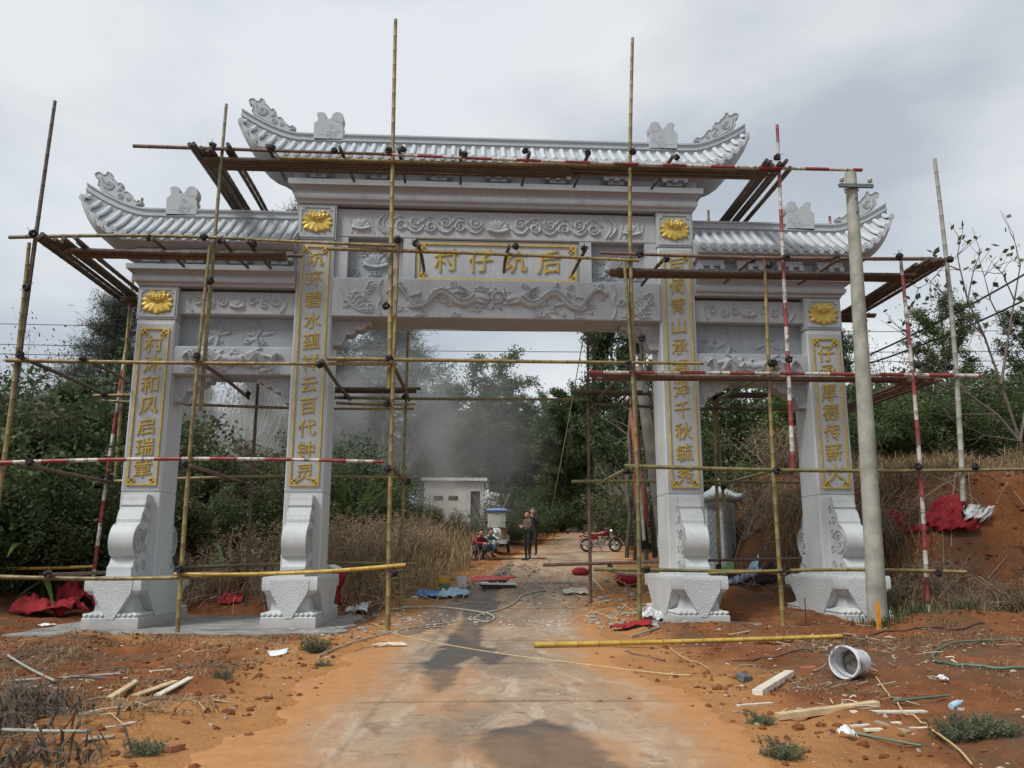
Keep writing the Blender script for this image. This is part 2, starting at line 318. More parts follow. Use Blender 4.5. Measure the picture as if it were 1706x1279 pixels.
# ------------------------------------------------------------------ mesh helpers
WL = {}
class MB:
    def __init__(s): s.v = []; s.f = []; s.a = []
    def add(s, vs, fs, along=None):
        o = len(s.v); s.v += [tuple(map(float, q)) for q in vs]; s.f += [tuple(i+o for i in f) for f in fs]
        s.a += list(along) if along is not None else [0.]*len(vs); return s
    def box(s, x0, x1, y0, y1, z0, z1):
        return s.add([(x, y, z) for z in (z0, z1) for x, y in ((x0, y0), (x1, y0), (x1, y1), (x0, y1))],
                     [(3, 2, 1, 0), (4, 5, 6, 7), (0, 1, 5, 4), (1, 2, 6, 5), (2, 3, 7, 6), (3, 0, 4, 7)])
    def rbox(s, c, size, rot=(0, 0, 0), bev=.12):
        m = Matrix.Translation(Vector(c)) @ (Matrix.Rotation(rot[2], 4, 'Z') @ Matrix.Rotation(rot[1], 4, 'Y') @ Matrix.Rotation(rot[0], 4, 'X'))
        sx, sy, sz = [q/2 for q in size]; b = bev*min(sx, sy, sz); rings = []
        for z, k in ((-sz, b), (-sz+b, 0), (sz-b, 0), (sz, b)):
            rings.append([tuple(m @ Vector(p)) for p in ((-sx+k, -sy+k, z), (sx-k, -sy+k, z), (sx-k, sy-k, z), (-sx+k, sy-k, z))])
        return s.loft(rings)
    def loft(s, rings, cap=True, closed=True):
        n = len(rings[0]); vs = [p for r in rings for p in r]; fs = []
        for i in range(len(rings)-1):
            for j in range(n if closed else n-1):
                k = (j+1) % n; fs.append((i*n+j, i*n+k, (i+1)*n+k, (i+1)*n+j))
        if cap: fs += [tuple(range(n))[::-1], tuple(range((len(rings)-1)*n, len(rings)*n))]
        return s.add(vs, fs)
    def tube(s, pts, r, n=8, cap=True, flat=None):
        pts = [Vector(p) for p in pts]; L = len(pts); rs = r if hasattr(r, '__len__') else [r]*L
        vs = []; al = []; d0 = 0; up = None
        for i, p in enumerate(pts):
            if i: d0 += (p-pts[i-1]).length
            tg = (pts[min(i+1, L-1)]-pts[max(i-1, 0)])
            tg = tg.normalized() if tg.length > 1e-9 else Vector((0, 0, 1))
            if up is None: up = Vector((0, 0, 1)) if abs(tg.z) < .9 else Vector((1, 0, 0))
            a = tg.cross(up)
            if a.length < 1e-6: a = tg.orthogonal()
            a.normalize(); b = a.cross(tg).normalized(); up = b
            for k in range(n):
                t = 2*math.pi*k/n; vs.append(tuple(p+(a*math.cos(t)+b*math.sin(t)*(flat or 1))*rs[i])); al.append(d0)
        fs = [(i*n+j, i*n+(j+1) % n, (i+1)*n+(j+1) % n, (i+1)*n+j) for i in range(L-1) for j in range(n)]
        if cap: fs += [tuple(range(n))[::-1], tuple(range((L-1)*n, L*n))]
        return s.add(vs, fs, al)
    def prism(s, poly, f0, f1):
        n = len(poly); vs = [f0(*p) for p in poly]+[f1(*p) for p in poly]
        fs = [tuple(range(n)), tuple(range(n, 2*n))[::-1]]+[(i, i+n, (i+1) % n+n, (i+1) % n) for i in range(n)]
        return s.add(vs, fs)
    def lathe(s, prof, c, axis='Z', n=20, cap=True):
        rings = []
        for r, h in prof:
            ring = []
            for k in range(n):
                t = 2*math.pi*k/n; a, b = r*math.cos(t), r*math.sin(t)
                p = {'Z': (a, b, h), 'X': (h, a, b), 'Y': (b, h, a)}[axis]; ring.append((c[0]+p[0], c[1]+p[1], c[2]+p[2]))
            rings.append(ring)
        return s.loft(rings, cap)
    def ball(s, c, r, n=10, m=7):
        r = r if hasattr(r, '__len__') else (r, r, r); rings = []
        for i in range(1, m):
            th = math.pi*i/m; rings.append([(c[0]+r[0]*math.sin(th)*math.cos(2*math.pi*k/n), c[1]+r[1]*math.sin(th)*math.sin(2*math.pi*k/n), c[2]-r[2]*math.cos(th)) for k in range(n)])
        return s.loft(rings)
    def xf(s, m):
        s.v = [tuple(m @ Vector(p)) for p in s.v]; return s
    def build(s, name, mat, parent=None, org=None, smooth=35, along=False):
        me = bpy.data.meshes.new(name)
        if org is None: org = WL[parent.name] if parent is not None else (0, 0, 0)
        me.from_pydata([(x-org[0], y-org[1], z-org[2]) for x, y, z in s.v], [], s.f)
        if along:
            at_ = me.attributes.new('along', 'FLOAT', 'POINT'); at_.data.foreach_set('value', s.a)
        for q in (mat if isinstance(mat, (list, tuple)) else [mat]): me.materials.append(M[q])
        if smooth:
            me.shade_smooth(); me.set_sharp_from_angle(angle=math.radians(smooth))
        return link(name, me, parent, org)
def link(name, me, parent=None, org=(0, 0, 0)):
    o = bpy.data.objects.new(name, me); COL.objects.link(o); pl = WL[parent.name] if parent is not None else (0, 0, 0)
    o.parent = parent; o.location = [a-b for a, b in zip(org, pl)]; WL[o.name] = tuple(org); return o
def tag(o, label=None, cat=None, group=None, kind=None):
    for k, v in (('label', label), ('category', cat), ('group', group), ('kind', kind)):
        if v: o[k] = v
    return o
def thing(name, label, cat, loc=(0, 0, 0), group=None):
    o = bpy.data.objects.new(name, None); COL.objects.link(o); o.location = loc; o.empty_display_size = .3; WL[o.name] = tuple(map(float, loc)); return tag(o, label, cat, group)
def quads(name, V, mat, parent=None, org=(0, 0, 0), nv=4):
    V = np.asarray(V, np.float32)-np.asarray(org, np.float32); n = len(V)//nv; me = bpy.data.meshes.new(name); me.vertices.add(len(V)); me.vertices.foreach_set('co', V.ravel())
    me.loops.add(len(V)); me.loops.foreach_set('vertex_index', np.arange(len(V), dtype=np.int32)); me.polygons.add(n)
    me.polygons.foreach_set('loop_start', np.arange(0, len(V), nv, dtype=np.int32)); me.update(calc_edges=True)
    me.materials.append(M[mat]); return link(name, me, parent, org)
def grid_obj(name, X, Y, Z, mat, mask=None, parent=None, keep=None, org=(0, 0, 0)):
    ny, nx = X.shape; V = np.stack([X, Y, Z], -1).reshape(-1, 3)-np.asarray(org); i = np.arange(nx*ny).reshape(ny, nx)
    F = np.stack([i[:-1, :-1], i[:-1, 1:], i[1:, 1:], i[1:, :-1]], -1).reshape(-1, 4)
    if keep is not None: F = F[keep.reshape(-1)]
    me = bpy.data.meshes.new(name); me.from_pydata(V.tolist(), [], F.tolist())
    if mask is not None:
        ca = me.color_attributes.new('mask', 'FLOAT_COLOR', 'POINT'); ca.data.foreach_set('color', np.concatenate([mask.reshape(-1, 3), np.ones((nx*ny, 1))], 1).astype(np.float32).ravel())
    me.materials.append(M[mat]); me.shade_smooth(); return link(name, me, parent, org)

# ================================================================== THE GROUND
def axis(a, b, lo, hi, fine, grow=1.16):
    c = list(np.arange(a, b+1e-6, fine)); s = fine; q = b
    while q < hi: s *= grow; q += s; c.append(q)
    s = fine; q = a; pre = []
    while q > lo: s *= grow; q -= s; pre.append(q)
    return np.array(pre[::-1]+c)
def pxpoly(pts): return [tuple((CAM+ray(u, v)*(0-CAM[2])/ray(u, v)[2])[:2]) for u, v in pts]
def z2(pts, ox, oy, s): return [(ox+a/s, oy+b/s) for a, b in pts]
WET1 = pxpoly(z2([(690, 150), (600, 250), (490, 380), (520, 460), (560, 495), (610, 470), (680, 400), (690, 350), (730, 320), (770, 340), (800, 365), (880, 350), (930, 315), (860, 300), (790, 265), (770, 215), (790, 180), (830, 160), (850, 110), (930, 60), (900, 30), (760, 30), (700, 90)], 520, 980, 2.7516))
WET2 = pxpoly(z2([(735, 690), (880, 640), (1060, 610), (1200, 650), (1290, 710), (1380, 775), (1460, 823), (1500, 900), (900, 900), (800, 780)], 520, 980, 2.7516))
WET3 = pxpoly([(640, 1040), (690, 1015), (770, 1000), (800, 1010), (740, 1045), (660, 1065)])
gx = axis(-10.5, 13, -320, 320, .085); gy = axis(-14, 5.5, -60, 420, .085)
X, Y = np.meshgrid(gx, gy); Z = ground_z(X, Y)
off = np.abs(X-road_x(Y)); nz = fbm(X*.9, Y*.9, 4, 3)
sand = np.maximum(sstep(3.9, 2.7, off+(nz-.5)*1.6), sstep(2.75, 2.45, off))*sstep(14, 1.5, Y)
sand = np.maximum(sand, .8*sstep(1.2, 0, seg_dist(X, Y, [(-3.5, -4.5), (-8, -3.2)])+(nz-.5)*1.6))
litter = sstep(.48, .62, fbm(X*.7+3, Y*.7, 4, 41))*sstep(2.2, 3.4, off)*.75
litter = np.maximum(litter, sstep(2.5, 5, Y)*sstep(2.4, 3.6, off)*.9)
litter = np.maximum(litter*1., np.where(in_poly(X, Y, BANKP), .4*sstep(.5, .62, fbm(X*.5, Y*.5, 3, 8)), 0)*sstep(-1, 1, Y))
ground = grid_obj('ground', X, Y, Z, 'soil', np.stack([sand, np.clip(litter, 0, 1), litter*0], -1)); tag(ground, kind='structure')
# road: a concrete strip that climbs through the gate, its edges lost under the red soil
ry = np.concatenate([np.arange(-16, 4, .07), np.arange(4, 20, .2), np.arange(20, 62, .6)]); rt = np.linspace(-2.75, 2.75, 92)
T, Y = np.meshgrid(rt, ry); X = road_x(Y)+T
ed = (fbm(X*1.3, Y*1.3, 4, 61)-.5)
Zr = ground_z(X, Y)*sstep(2.0, 2.7, np.abs(T))+road_z(Y)*(1-sstep(2.0, 2.7, np.abs(T)))+.014-.11*sstep(1.9, 2.6, np.abs(T)+ed*1.1)
jx = X+(fbm(X*3, Y*3, 3, 71)-.5)*.35; jy = Y+(fbm(X*3, Y*3, 3, 81)-.5)*.35
wet = np.zeros(X.shape)
for pl in (WET1, WET2, WET3):
    sd_ = seg_dist(jx, jy, pl, True)*np.where(in_poly(jx, jy, pl), 1, -1); wet = np.maximum(wet, sstep(-.04, .07, sd_)*(1 if pl is WET1 else .95))
wet = np.maximum(wet, .38*sstep(.50, .66, fbm(X*1.4, Y*.45, 4, 91))*sstep(1.6, .4, np.abs(T+.2)))
jl = np.zeros(X.shape)
for y0 in np.arange(-12.9, 12, 3.05): jl = np.maximum(jl, sstep(.05, .02, np.abs(Y-y0+.12*T*.2)))
jl = np.maximum(jl, .5*sstep(.05, .02, np.abs(T+1.0+.1*vnoise(X*2, Y*2, 5)))*sstep(.4, .6, vnoise(X*.8, Y*.8, 7)))
rs = sstep(.75, 1.9, np.abs(T-.1)+(fbm(X*.8, Y*.45, 5, 95)-.5)*1.7); rs = np.maximum(rs, .5*sstep(.48, .7, fbm(X*1.1, Y*.5, 5, 97)))
rs = rs*(1-.7*sstep(-2, 2, Y)); rs = np.maximum(rs, .22*sstep(8, 13, Y)); rs = np.maximum(rs, sstep(1.35, 1.95, np.abs(T)+ed*.5))
road = grid_obj('road', X, Y, Zr, 'road', np.stack([rs, wet*(1-.3*rs), jl], -1)); tag(road, kind='structure')
# concrete footing strips that the pillars stand on
def slab(x0, x1, y0, y1, zt, seed):
    r = random.Random(seed); m = MB(); pts = []
    for (ax, ay), (bx, by) in (((x0, y0), (x1, y0)), ((x1, y0), (x1, y1)), ((x1, y1), (x0, y1)), ((x0, y1), (x0, y0))):
        for k in range(8): t = k/8; pts.append((ax+(bx-ax)*t+r.uniform(-.12, .12), ay+(by-ay)*t+r.uniform(-.12, .12)))
    m.prism(pts, lambda x, y: (x, y, zt-.3), lambda x, y: (x, y, zt)); return tag(m.build('footing_slab', 'slab', org=((x0+x1)/2, (y0+y1)/2, 0), smooth=0), kind='structure')
slab(-9.35, -3.1, -2.15, 2.6, .012, 1); slab(3.2, 9.0, -1.35, 2.5, .01, 2)

# ================================================================== THE STONE GATE
GATE = thing('memorial_gate', 'grey carved stone memorial gate with gold inscriptions spanning the road', 'gate', (0, .5, 0))
XI, XO, WP, DP = 4.334, 7.897, .865, 1.005
PEND = []                                     # text and outline curves waiting for conversion
def curve_mesh(name, rings, ext, bev=0.):     # filled outline (with holes) in x,z, thickness along y
    cu = bpy.data.curves.new(name, 'CURVE'); cu.dimensions = '2D'; cu.fill_mode = 'BOTH'; cu.extrude = ext; cu.bevel_depth = bev; cu.bevel_resolution = 1
    for r in rings:
        s = cu.splines.new('POLY'); s.points.add(len(r)-1); s.use_cyclic_u = True
        for p, q in zip(s.points, r): p.co = (q[0], q[1], 0, 1)
    o = bpy.data.objects.new(name, cu); COL.objects.link(o); return o
def glyph_obj(ch, size, ext):
    cu = bpy.data.curves.new('glyph', 'FONT'); cu.body = ch; cu.size = size; cu.align_x = 'CENTER'; cu.align_y = 'CENTER'; cu.extrude = ext; cu.bevel_depth = .006; cu.offset = -.004; cu.resolution_u = 3
    o = bpy.data.objects.new('glyph', cu); COL.objects.link(o); return o
GLY = {}
TXT = {'L2': '坑环碧水蕴祥云百代钟灵', 'R2': '后倚青山承福泽千秋毓秀', 'L1': '村沐和风启瑞章', 'R1': '仔承厚德传薪火', 'N': '村仔坑后'}
for ch in set(''.join(TXT.values())): GLY[ch] = glyph_obj(ch, 1, .03)
# ridge-end ornament traced from the photograph (zoomed crop), at the ridge's own distance
RO = [(205, 262), (180, 225), (186, 190), (188, 150), (168, 138), (150, 128), (140, 104), (160, 84), (192, 80), (215, 92), (228, 110), (255, 112), (272, 104), (272, 88), (292, 80), (312, 92), (313, 112), (332, 140), (365, 168), (392, 204), (414, 212), (424, 200), (440, 208), (447, 235), (436, 262), (412, 276), (400, 288), (424, 296), (440, 276), (456, 272), (470, 290), (478, 304), (510, 300), (536, 318), (552, 348), (584, 384), (624, 412), (648, 398), (678, 416), (668, 434), (628, 440), (596, 458), (575, 470), (480, 432), (400, 396), (300, 345)]
def circ(cx, cy, r, n=18, a0=0, a1=2*math.pi): return [(cx+r*math.cos(a0+(a1-a0)*k/n), cy+r*math.sin(a0+(a1-a0)*k/n)) for k in range(n)]
def cres(cx, cy, r, wd, a0, a1, n=9):
    o = [(cx+r*math.cos(a0+(a1-a0)*k/n), cy+r*math.sin(a0+(a1-a0)*k/n)) for k in range(n+1)]; i = [(cx+(r-wd*math.sin(math.pi*k/n))*math.cos(a0+(a1-a0)*k/n), cy+(r-wd*math.sin(math.pi*k/n))*math.sin(a0+(a1-a0)*k/n)) for k in range(1, n)]
    return o+i[::-1]
HOLES = [cres(300, 222, 66, 22, 1.7, 4.3), cres(304, 228, 40, 15, -1.2, 2.2), circ(432, 352, 20, 10), circ(214, 235, 8, 6), circ(508, 372, 9, 6)]
def w2(p, Yp=.5): q = at(400+p[0]/7.104, 150+p[1]/7.104, Yp); return (q[0], q[2])
ORN = curve_mesh('ornament', [[w2(p) for p in RO]]+[[w2(p) for p in h] for h in HOLES], .07, .015)
FI = [(915, 520), (914, 405), (950, 378), (966, 345), (950, 300), (955, 282), (1000, 274), (1036, 292), (1052, 325), (1040, 352), (1070, 362), (1110, 350), (1128, 322), (1138, 295), (1170, 276), (1210, 280), (1242, 308), (1254, 350), (1244, 395), (1226, 418), (1246, 440), (1250, 520), (1244, 600), (915, 600)]
FIN = curve_mesh('finial', [[w2(p, .5) for p in FI]], .12, .02)
bpy.context.view_layer.update(); _dg = bpy.context.evaluated_depsgraph_get()
def conv(o):
    me = bpy.data.meshes.new_from_object(o.evaluated_get(_dg)); return me
GM = {c: conv(o) for c, o in GLY.items()}; ORNM = conv(ORN); FINM = conv(FIN)
for o in list(GLY.values())+[ORN, FIN]:
    d = o.data; bpy.data.objects.remove(o); bpy.data.curves.remove(d)
def arr(me): a = np.empty(len(me.vertices)*3); me.vertices.foreach_get('co', a); return a.reshape(-1, 3)
def place_mesh(name, src, V, mat, parent, org, flip=False):
    me = src.copy(); me.name = name; me.vertices.foreach_set('co', (np.asarray(V)-np.asarray(org)).ravel()); me.materials.clear(); me.materials.append(M[mat])
    if flip: me.flip_normals()
    me.update(); me.shade_smooth(); me.set_sharp_from_angle(angle=math.radians(30)); return link(name, me, parent, org)
def letter(ch, x, z, y, size, parent):
    V = arr(GM[ch]); V = V*size; W = np.stack([x+V[:, 0]*.98, y-.01-V[:, 2]*.9, z+V[:, 1]+V[:, 0]*.13], -1)
    return place_mesh('gold_character', GM[ch], W, 'gold_letter', parent, (x, y, z))
# ---- bas-relief drawn with rounded strokes on a fine grid
class Relief:
    def __init__(s, w, h, cell=.02):
        s.w, s.h = w, h; s.nx = int(w/cell)+1; s.nz = int(h/cell)+1; s.x = np.linspace(-w/2, w/2, s.nx); s.z = np.linspace(-h/2, h/2, s.nz); s.H = np.zeros((s.nz, s.nx))
    def dot(s, x, z, r, h, p=.6):
        i0, i1 = np.searchsorted(s.x, [x-r, x+r]); j0, j1 = np.searchsorted(s.z, [z-r, z+r])
        if i1 <= i0 or j1 <= j0: return
        d = ((s.x[None, i0:i1]-x)**2+(s.z[j0:j1, None]-z)**2)/(r*r); s.H[j0:j1, i0:i1] = np.maximum(s.H[j0:j1, i0:i1], h*np.clip(1-d, 0, 1)**p)
    def stroke(s, pts, r0, r1, h, step=.012, mod=0, ml=.07):
        pts = np.asarray(pts, float); h = h*1.35
        for _ in range(2 if 2 < len(pts) < 12 else 0):
            q_ = np.stack([.75*pts[:-1]+.25*pts[1:], .25*pts[:-1]+.75*pts[1:]], 1).reshape(-1, 2); pts = np.concatenate([pts[:1], q_, pts[-1:]])
        d = np.r_[0, np.cumsum(np.hypot(*np.diff(pts, axis=0).T))]; n = max(3, int(d[-1]/step)); t = np.linspace(0, d[-1], n)
        for k, (a, b) in enumerate(zip(np.interp(t, d, pts[:, 0]), np.interp(t, d, pts[:, 1]))):
            q = k/(n-1); s.dot(a, b, r0+(r1-r0)*q, h*(1+mod*math.sin(2*math.pi*t[k]/ml)))
    def spiral(s, x, z, r, turns=1.6, a0=0, dr=1, rad=.026, h=.03, n=40):
        s.stroke([(x+r*(1-.85*k/n)*math.cos(a0+dr*2*math.pi*turns*k/n), z+r*(1-.85*k/n)*math.sin(a0+dr*2*math.pi*turns*k/n)) for k in range(n+1)], rad, rad*.6, h)
    def cloud(s, x, z, r, rg, h=.03):
        a = rg.uniform(0, 6); s.spiral(x, z, r, 1.4, a, rg.choice((-1, 1)), r*.24, h); d = rg.choice((-1, 1))
        s.stroke([(x, z-r*.8), (x+d*r*1.3, z-r*.5), (x+d*r*2.4, z-r*.75)], r*.24, r*.08, h*.8); s.stroke([(x+d*r*.9, z+r*.4), (x+d*r*1.6, z+r*.1), (x+d*r*2.2, z+r*.35)], r*.2, r*.06, h*.7)
    def petal(s, x, z, L, wd, ang, h):
        for k in range(12):
            t = k/11; q = math.sin(math.pi*min(1, t*.9+.08))**.8*wd; s.dot(x+math.cos(ang)*L*t, z+math.sin(ang)*L*t, max(q, .008), h*(.45+.55*t), .5)
    def lotus(s, x, z, sc, h=.04):
        for L, wd, aa in ((.30, .055, (8, 35, 145, 172)), (.28, .06, (55, 125, 22, 158)), (.27, .06, (75, 105)), (.22, .05, (90, 62, 118))):
            for a in aa: s.petal(x, z-.08*sc, L*sc, wd*sc, math.radians(a), h)
            h *= 1.15
        s.stroke([(x-.24*sc, z-.1*sc), (x, z-.17*sc), (x+.24*sc, z-.1*sc)], .05*sc, .05*sc, h*.7)
    def dragon(s, x0, x1, A, rg, sgn=1):
        n = 60; P = []
        for k in range(n+1):
            t = k/n; P.append((x0+(x1-x0)*t, A*(math.sin(t*2*math.pi*1.9+.6)*(.95-.2*t)+.25*math.sin(t*9))))
        s.stroke(P, .035, .115, .062, .014, .28, .055); s.stroke([(a, b+.055) for a, b in P[8:]], .012, .03, .085, .012, .6, .05)
        hx, hz = P[-1]; dx = 1 if x1 > x0 else -1
        s.stroke([(hx, hz), (hx+dx*.16, hz+.02), (hx+dx*.3, hz-.03)], .13, .07, .085); s.stroke([(hx+dx*.05, hz-.08), (hx+dx*.26, hz-.13)], .06, .03, .07)
        for a in range(6): s.stroke([(hx, hz+.03*a-.06), (hx-dx*(.18+.03*a), hz+.06*a-.1+.06), (hx-dx*(.3+.02*a), hz+.1*a-.2)], .03, .01, .06)
        for a in range(3): s.stroke([(hx+dx*.22, hz), (hx+dx*.34, hz+.1-.09*a), (hx+dx*.26, hz+.2-.2*a)], .016, .008, .05)
        for t in (.28, .52, .76):
            cx, cz = P[int(t*n)]
            for q in (-1, 1):
                if rg.random() < .8:
                    e = (cx+dx*.14, cz-q*.17); s.stroke([(cx, cz), (cx-dx*.05, cz-q*.13), e], .055, .03, .05)
                    for f in (-1, 0, 1): s.stroke([e, (e[0]+dx*.09, e[1]+f*.06)], .02, .01, .045)
    def build(s, name, x, y, z, mat, parent, cut=None, fl=.0):
        X, Z = np.meshgrid(s.x, s.z); Yv = y-s.H
        keep = None
        if cut is not None:
            q = np.maximum.reduce([s.H[:-1, :-1], s.H[1:, :-1], s.H[:-1, 1:], s.H[1:, 1:]]); keep = q > cut
            Yv = np.where(s.H > cut, Yv, y+.02)
        return grid_obj(name, X+x, Yv, Z+z, mat, None, parent, keep, (x, y, z))
rg = random.Random(5)
def rim(m, x0, x1, z0, z1, y, wd=.045, d=.03):
    m.box(x0, x1, y-d, y, z1-wd, z1); m.box(x0, x1, y-d, y, z0, z0+wd); m.box(x0, x0+wd, y-d, y, z0+wd, z1-wd); m.box(x1-wd, x1, y-d, y, z0+wd, z1-wd)
# ---- gold border with fret corners
def gold_frame(x, z0, z1, wd, y, parent, bw=.034, co=.14):
    m = MB(); h = wd/2; d = .035
    m.box(x-h+co, x+h-co, y-d, y, z1-bw, z1); m.box(x-h+co, x+h-co, y-d, y, z0, z0+bw)
    for s in (-1, 1):
        a, b = sorted((x+s*h, x+s*(h-bw))); m.box(a, b, y-d, y, z0+co, z1-co)
        for zc, q in ((z0, 1), (z1, -1)):       # corner fret: a small square ring tied to both bars
            for (u0, u1, v0, v1) in ((0, co, 0, .045), (0, .045, .045, co), (co-.045, co, .045, co*1.25), (.045, co*1.25, co-.045+.001, co), (.07, .1, .07, .1)):
                xa, xb = sorted((x+s*(h-u0), x+s*(h-u1))); za, zb = sorted((zc+q*v0, zc+q*v1)); m.box(xa, xb, y-d-.004*(u0 > 0), y, za, zb)
    return m.build('gold_border', 'gold', parent, smooth=0)
def lotus_medallion(x, y, z, parent, sc=1.0):
    R = Relief(.74*sc, .62*sc, .011)
    for L, wd, aa, h in ((.35, .085, (-6, 16, 164, 186), .04), (.33, .095, (38, 142, 62, 118, -28, 208), .055), (.27, .085, (75, 105, 50, 130), .072), (.2, .075, (90, 65, 115), .088)):
        for a in aa: R.petal(0, -.03*sc, L*sc, wd*sc, math.radians(a), h)
    for a in (-90, -55, -125): R.petal(0, -.02*sc, .25*sc, .10*sc, math.radians(a), .06)
    for a in range(5): R.petal(-.1*sc+.05*a*sc, .02, .15*sc, .035*sc, math.radians(90+(2-a)*14), .09)
    for k in range(9): R.dot(.09*sc*math.cos(k*.7), .07*sc+.035*math.sin(k*.7), .022, .105)
    return R.build('gold_lotus', x, y, z, 'gold', parent, .004)
# ---- pillars with pedestal, couplet, lotus, drum stones
def pedestal(x):
    wb, db = 1.13, 3.07; m = MB(); cy = DP/2; rings = []
    for z, o in ((0, 0), (.215, 0), (.245, -.03), (.30, -.045), (.335, -.13), (.36, -.17), (.62, -.20), (.66, -.15), (.70, -.06), (.735, -.045), (.76, -.01), (.80, 0), (1.0, 0), (1.035, -.012)):
        hx, hy = wb/2+o, db/2+o; rings.append([(x-hx, cy-hy, z), (x+hx, cy-hy, z), (x+hx, cy+hy, z), (x-hx, cy+hy, z)])
    m.loft(rings); p = m.build('pedestal', 'stone_light', GATE, (x, cy, 0), smooth=25)
    c = MB(); y0 = cy-db/2
    for s in (-1, 1):
        yf = cy+s*db/2
        c.prism([(-.40, .97), (.40, .97), (.37, .72), (.07, .20), (-.07, .20), (-.37, .72)], lambda a, b: (x+a, yf+s*.012, b), lambda a, b: (x+a, yf-s*.2, b))
        xf_ = x+s*wb/2
        c.prism([(-1.2, .97), (1.2, .97), (1.14, .72), (.62, .20), (-.62, .20), (-1.14, .72)], lambda a, b: (xf_+s*.012, cy+a, b), lambda a, b: (xf_-s*.2, cy+a, b))
    c.build('draped_panel', 'stone_hammered', p, smooth=0)
    b = MB()                                   # beading along the waist
    for s in (-1, 1):
        for k in range(10): b.ball((x-.5+k*.111, cy+s*(db/2-.03), .275), (.05, .04, .045), 7, 5)
        for k in range(26): b.ball((x+s*(wb/2-.03), cy-1.45+k*.116, .275), (.04, .05, .045), 7, 5)
    tag(b.build('bead_row', 'stone_light', p, smooth=60), kind='stuff'); return p
PROF = [(0, 1.035), (.80, 1.035), (.80, 1.23), (.745, 1.25), (.70, 1.30), (.655, 1.38), (.62, 1.42), (.64, 1.45)]
PROF += [(.50+.365*math.cos(a), 1.775+.365*math.sin(a)) for a in np.linspace(-1.0, 1.42, 15)]
PROF += [(.53, 2.16), (.53, 2.235), (.515, 2.25), (.50, 2.30), (.46, 2.38), (.39, 2.46), (.33, 2.50), (.33, 2.53), (.355, 2.545), (.33, 2.62), (.31, 2.67), (.31, 2.70), (.28, 2.775), (0, 2.775)]
def drum_stone(x, s, wd=.50):
    yb = 0 if s < 0 else DP; m = MB(); y = lambda p: yb+s*p
    m.prism(PROF, lambda p, z: (x-wd/2, y(p), z), lambda p, z: (x+wd/2, y(p), z))
    o = m.build('drum_stone', 'stone_light', GATE, (x, yb, 1.035), smooth=40)
    c = MB()
    for q in (-1, 1):                           # carved cheeks: rim, medallion and cloud scrolls
        xs = x+q*wd/2
        rim_ = [(p*.96-.01, z) for p, z in PROF[1:-1]]; c.tube([(xs, y(p), z) for p, z in rim_], .022, 5)
        c.tube([(xs, y(.50+.25*math.cos(a)), 1.775+.25*math.sin(a)) for a in np.linspace(0, 6.283, 22)], .026, 5)
        for (px, pz, rr, tn) in ((.50, 1.775, .17, 2), (.18, 1.25, .12, 1.5), (.5, 1.2, .1, 1.3), (.16, 1.6, .1, 1.4), (.2, 1.95, .11, 1.5), (.3, 2.25, .1, 1.4), (.14, 2.5, .09, 1.4), (.08, 2.2, .06, 1)):
            c.tube([(xs, y(px+rr*(1-.85*k/24)*math.cos(2*math.pi*tn*k/24)), pz+rr*(1-.85*k/24)*math.sin(2*math.pi*tn*k/24)) for k in range(25)], .02, 5)
        for k in range(12): a = k*.5236; c.ball((xs, y(.50+.2*math.cos(a)), 1.775+.2*math.sin(a)), (.02, .035, .035), 6, 5)
    tag(c.build('carved_cheek', 'stone_carved', o, smooth=60), kind='stuff'); return o
def pillar(x, ztop, zblk, key, gz1, gz0=2.99):
    m = MB(); h = WP/2; b = .02; rings = []
    for z, g in ((1.035, 0), (2.846, 0), (2.85, .012), (2.862, .012), (2.866, 0), (zblk, 0)): rings.append([(x-h+b+g, g, z), (x+h-b-g, g, z), (x+h-g, b+g, z), (x+h-g, DP-b-g, z), (x+h-b-g, DP-g, z), (x-h+b+g, DP-g, z), (x-h+g, DP-b-g, z), (x-h+g, b+g, z)])
    m.loft(rings); o = m.build('pillar', 'stone_light', GATE, (x, DP/2, 1.035), smooth=0)
    f = MB(); f.box(x-h+.035, x+h-.035, -.012, .01, gz0-.12, gz1+.1); f.build('inscription_panel', 'stone', o, smooth=0)
    gold_frame(x, gz0, gz1, .66, -.012, o)
    t = TXT[key]; n = len(t); span = gz1-gz0; sp = (span-.75)/(n-1) if n < 9 else (span-.62)/(n-1)
    for k, ch in enumerate(t): letter(ch, x, gz1-(.40 if n < 9 else .34)-k*sp, -.012, .44 if n < 9 else .42, o)
    bl = MB(); bl.box(x-h-.02, x+h+.02, -.02, DP+.02, zblk+.012, ztop); rim(bl, x-h+.02, x+h-.02, zblk+.06, ztop-.05, -.02, .045, .022)
    for s in (-1, 1):
        for zc, q in ((zblk+.105, 1), (ztop-.095, -1)):
            xa, xb = sorted((x+s*(h-.065), x+s*(h-.13))); za, zb = sorted((zc, zc+q*.065)); bl.box(xa, xb, -.040, -.02, za, zb)
    k = bl.build('lotus_block', 'stone', o, smooth=0); lotus_medallion(x, -.021, (zblk+ztop)/2+.01, o, 1.06)
    pedestal(x); drum_stone(x, -1); drum_stone(x, 1)
pillar(-XI, 9.745, 8.84, 'L2', 8.68); pillar(XI, 9.745, 8.84, 'R2', 8.68); pillar(-XO, 7.612, 6.81, 'L1', 6.60); pillar(XO, 7.612, 6.81, 'R1', 6.60)
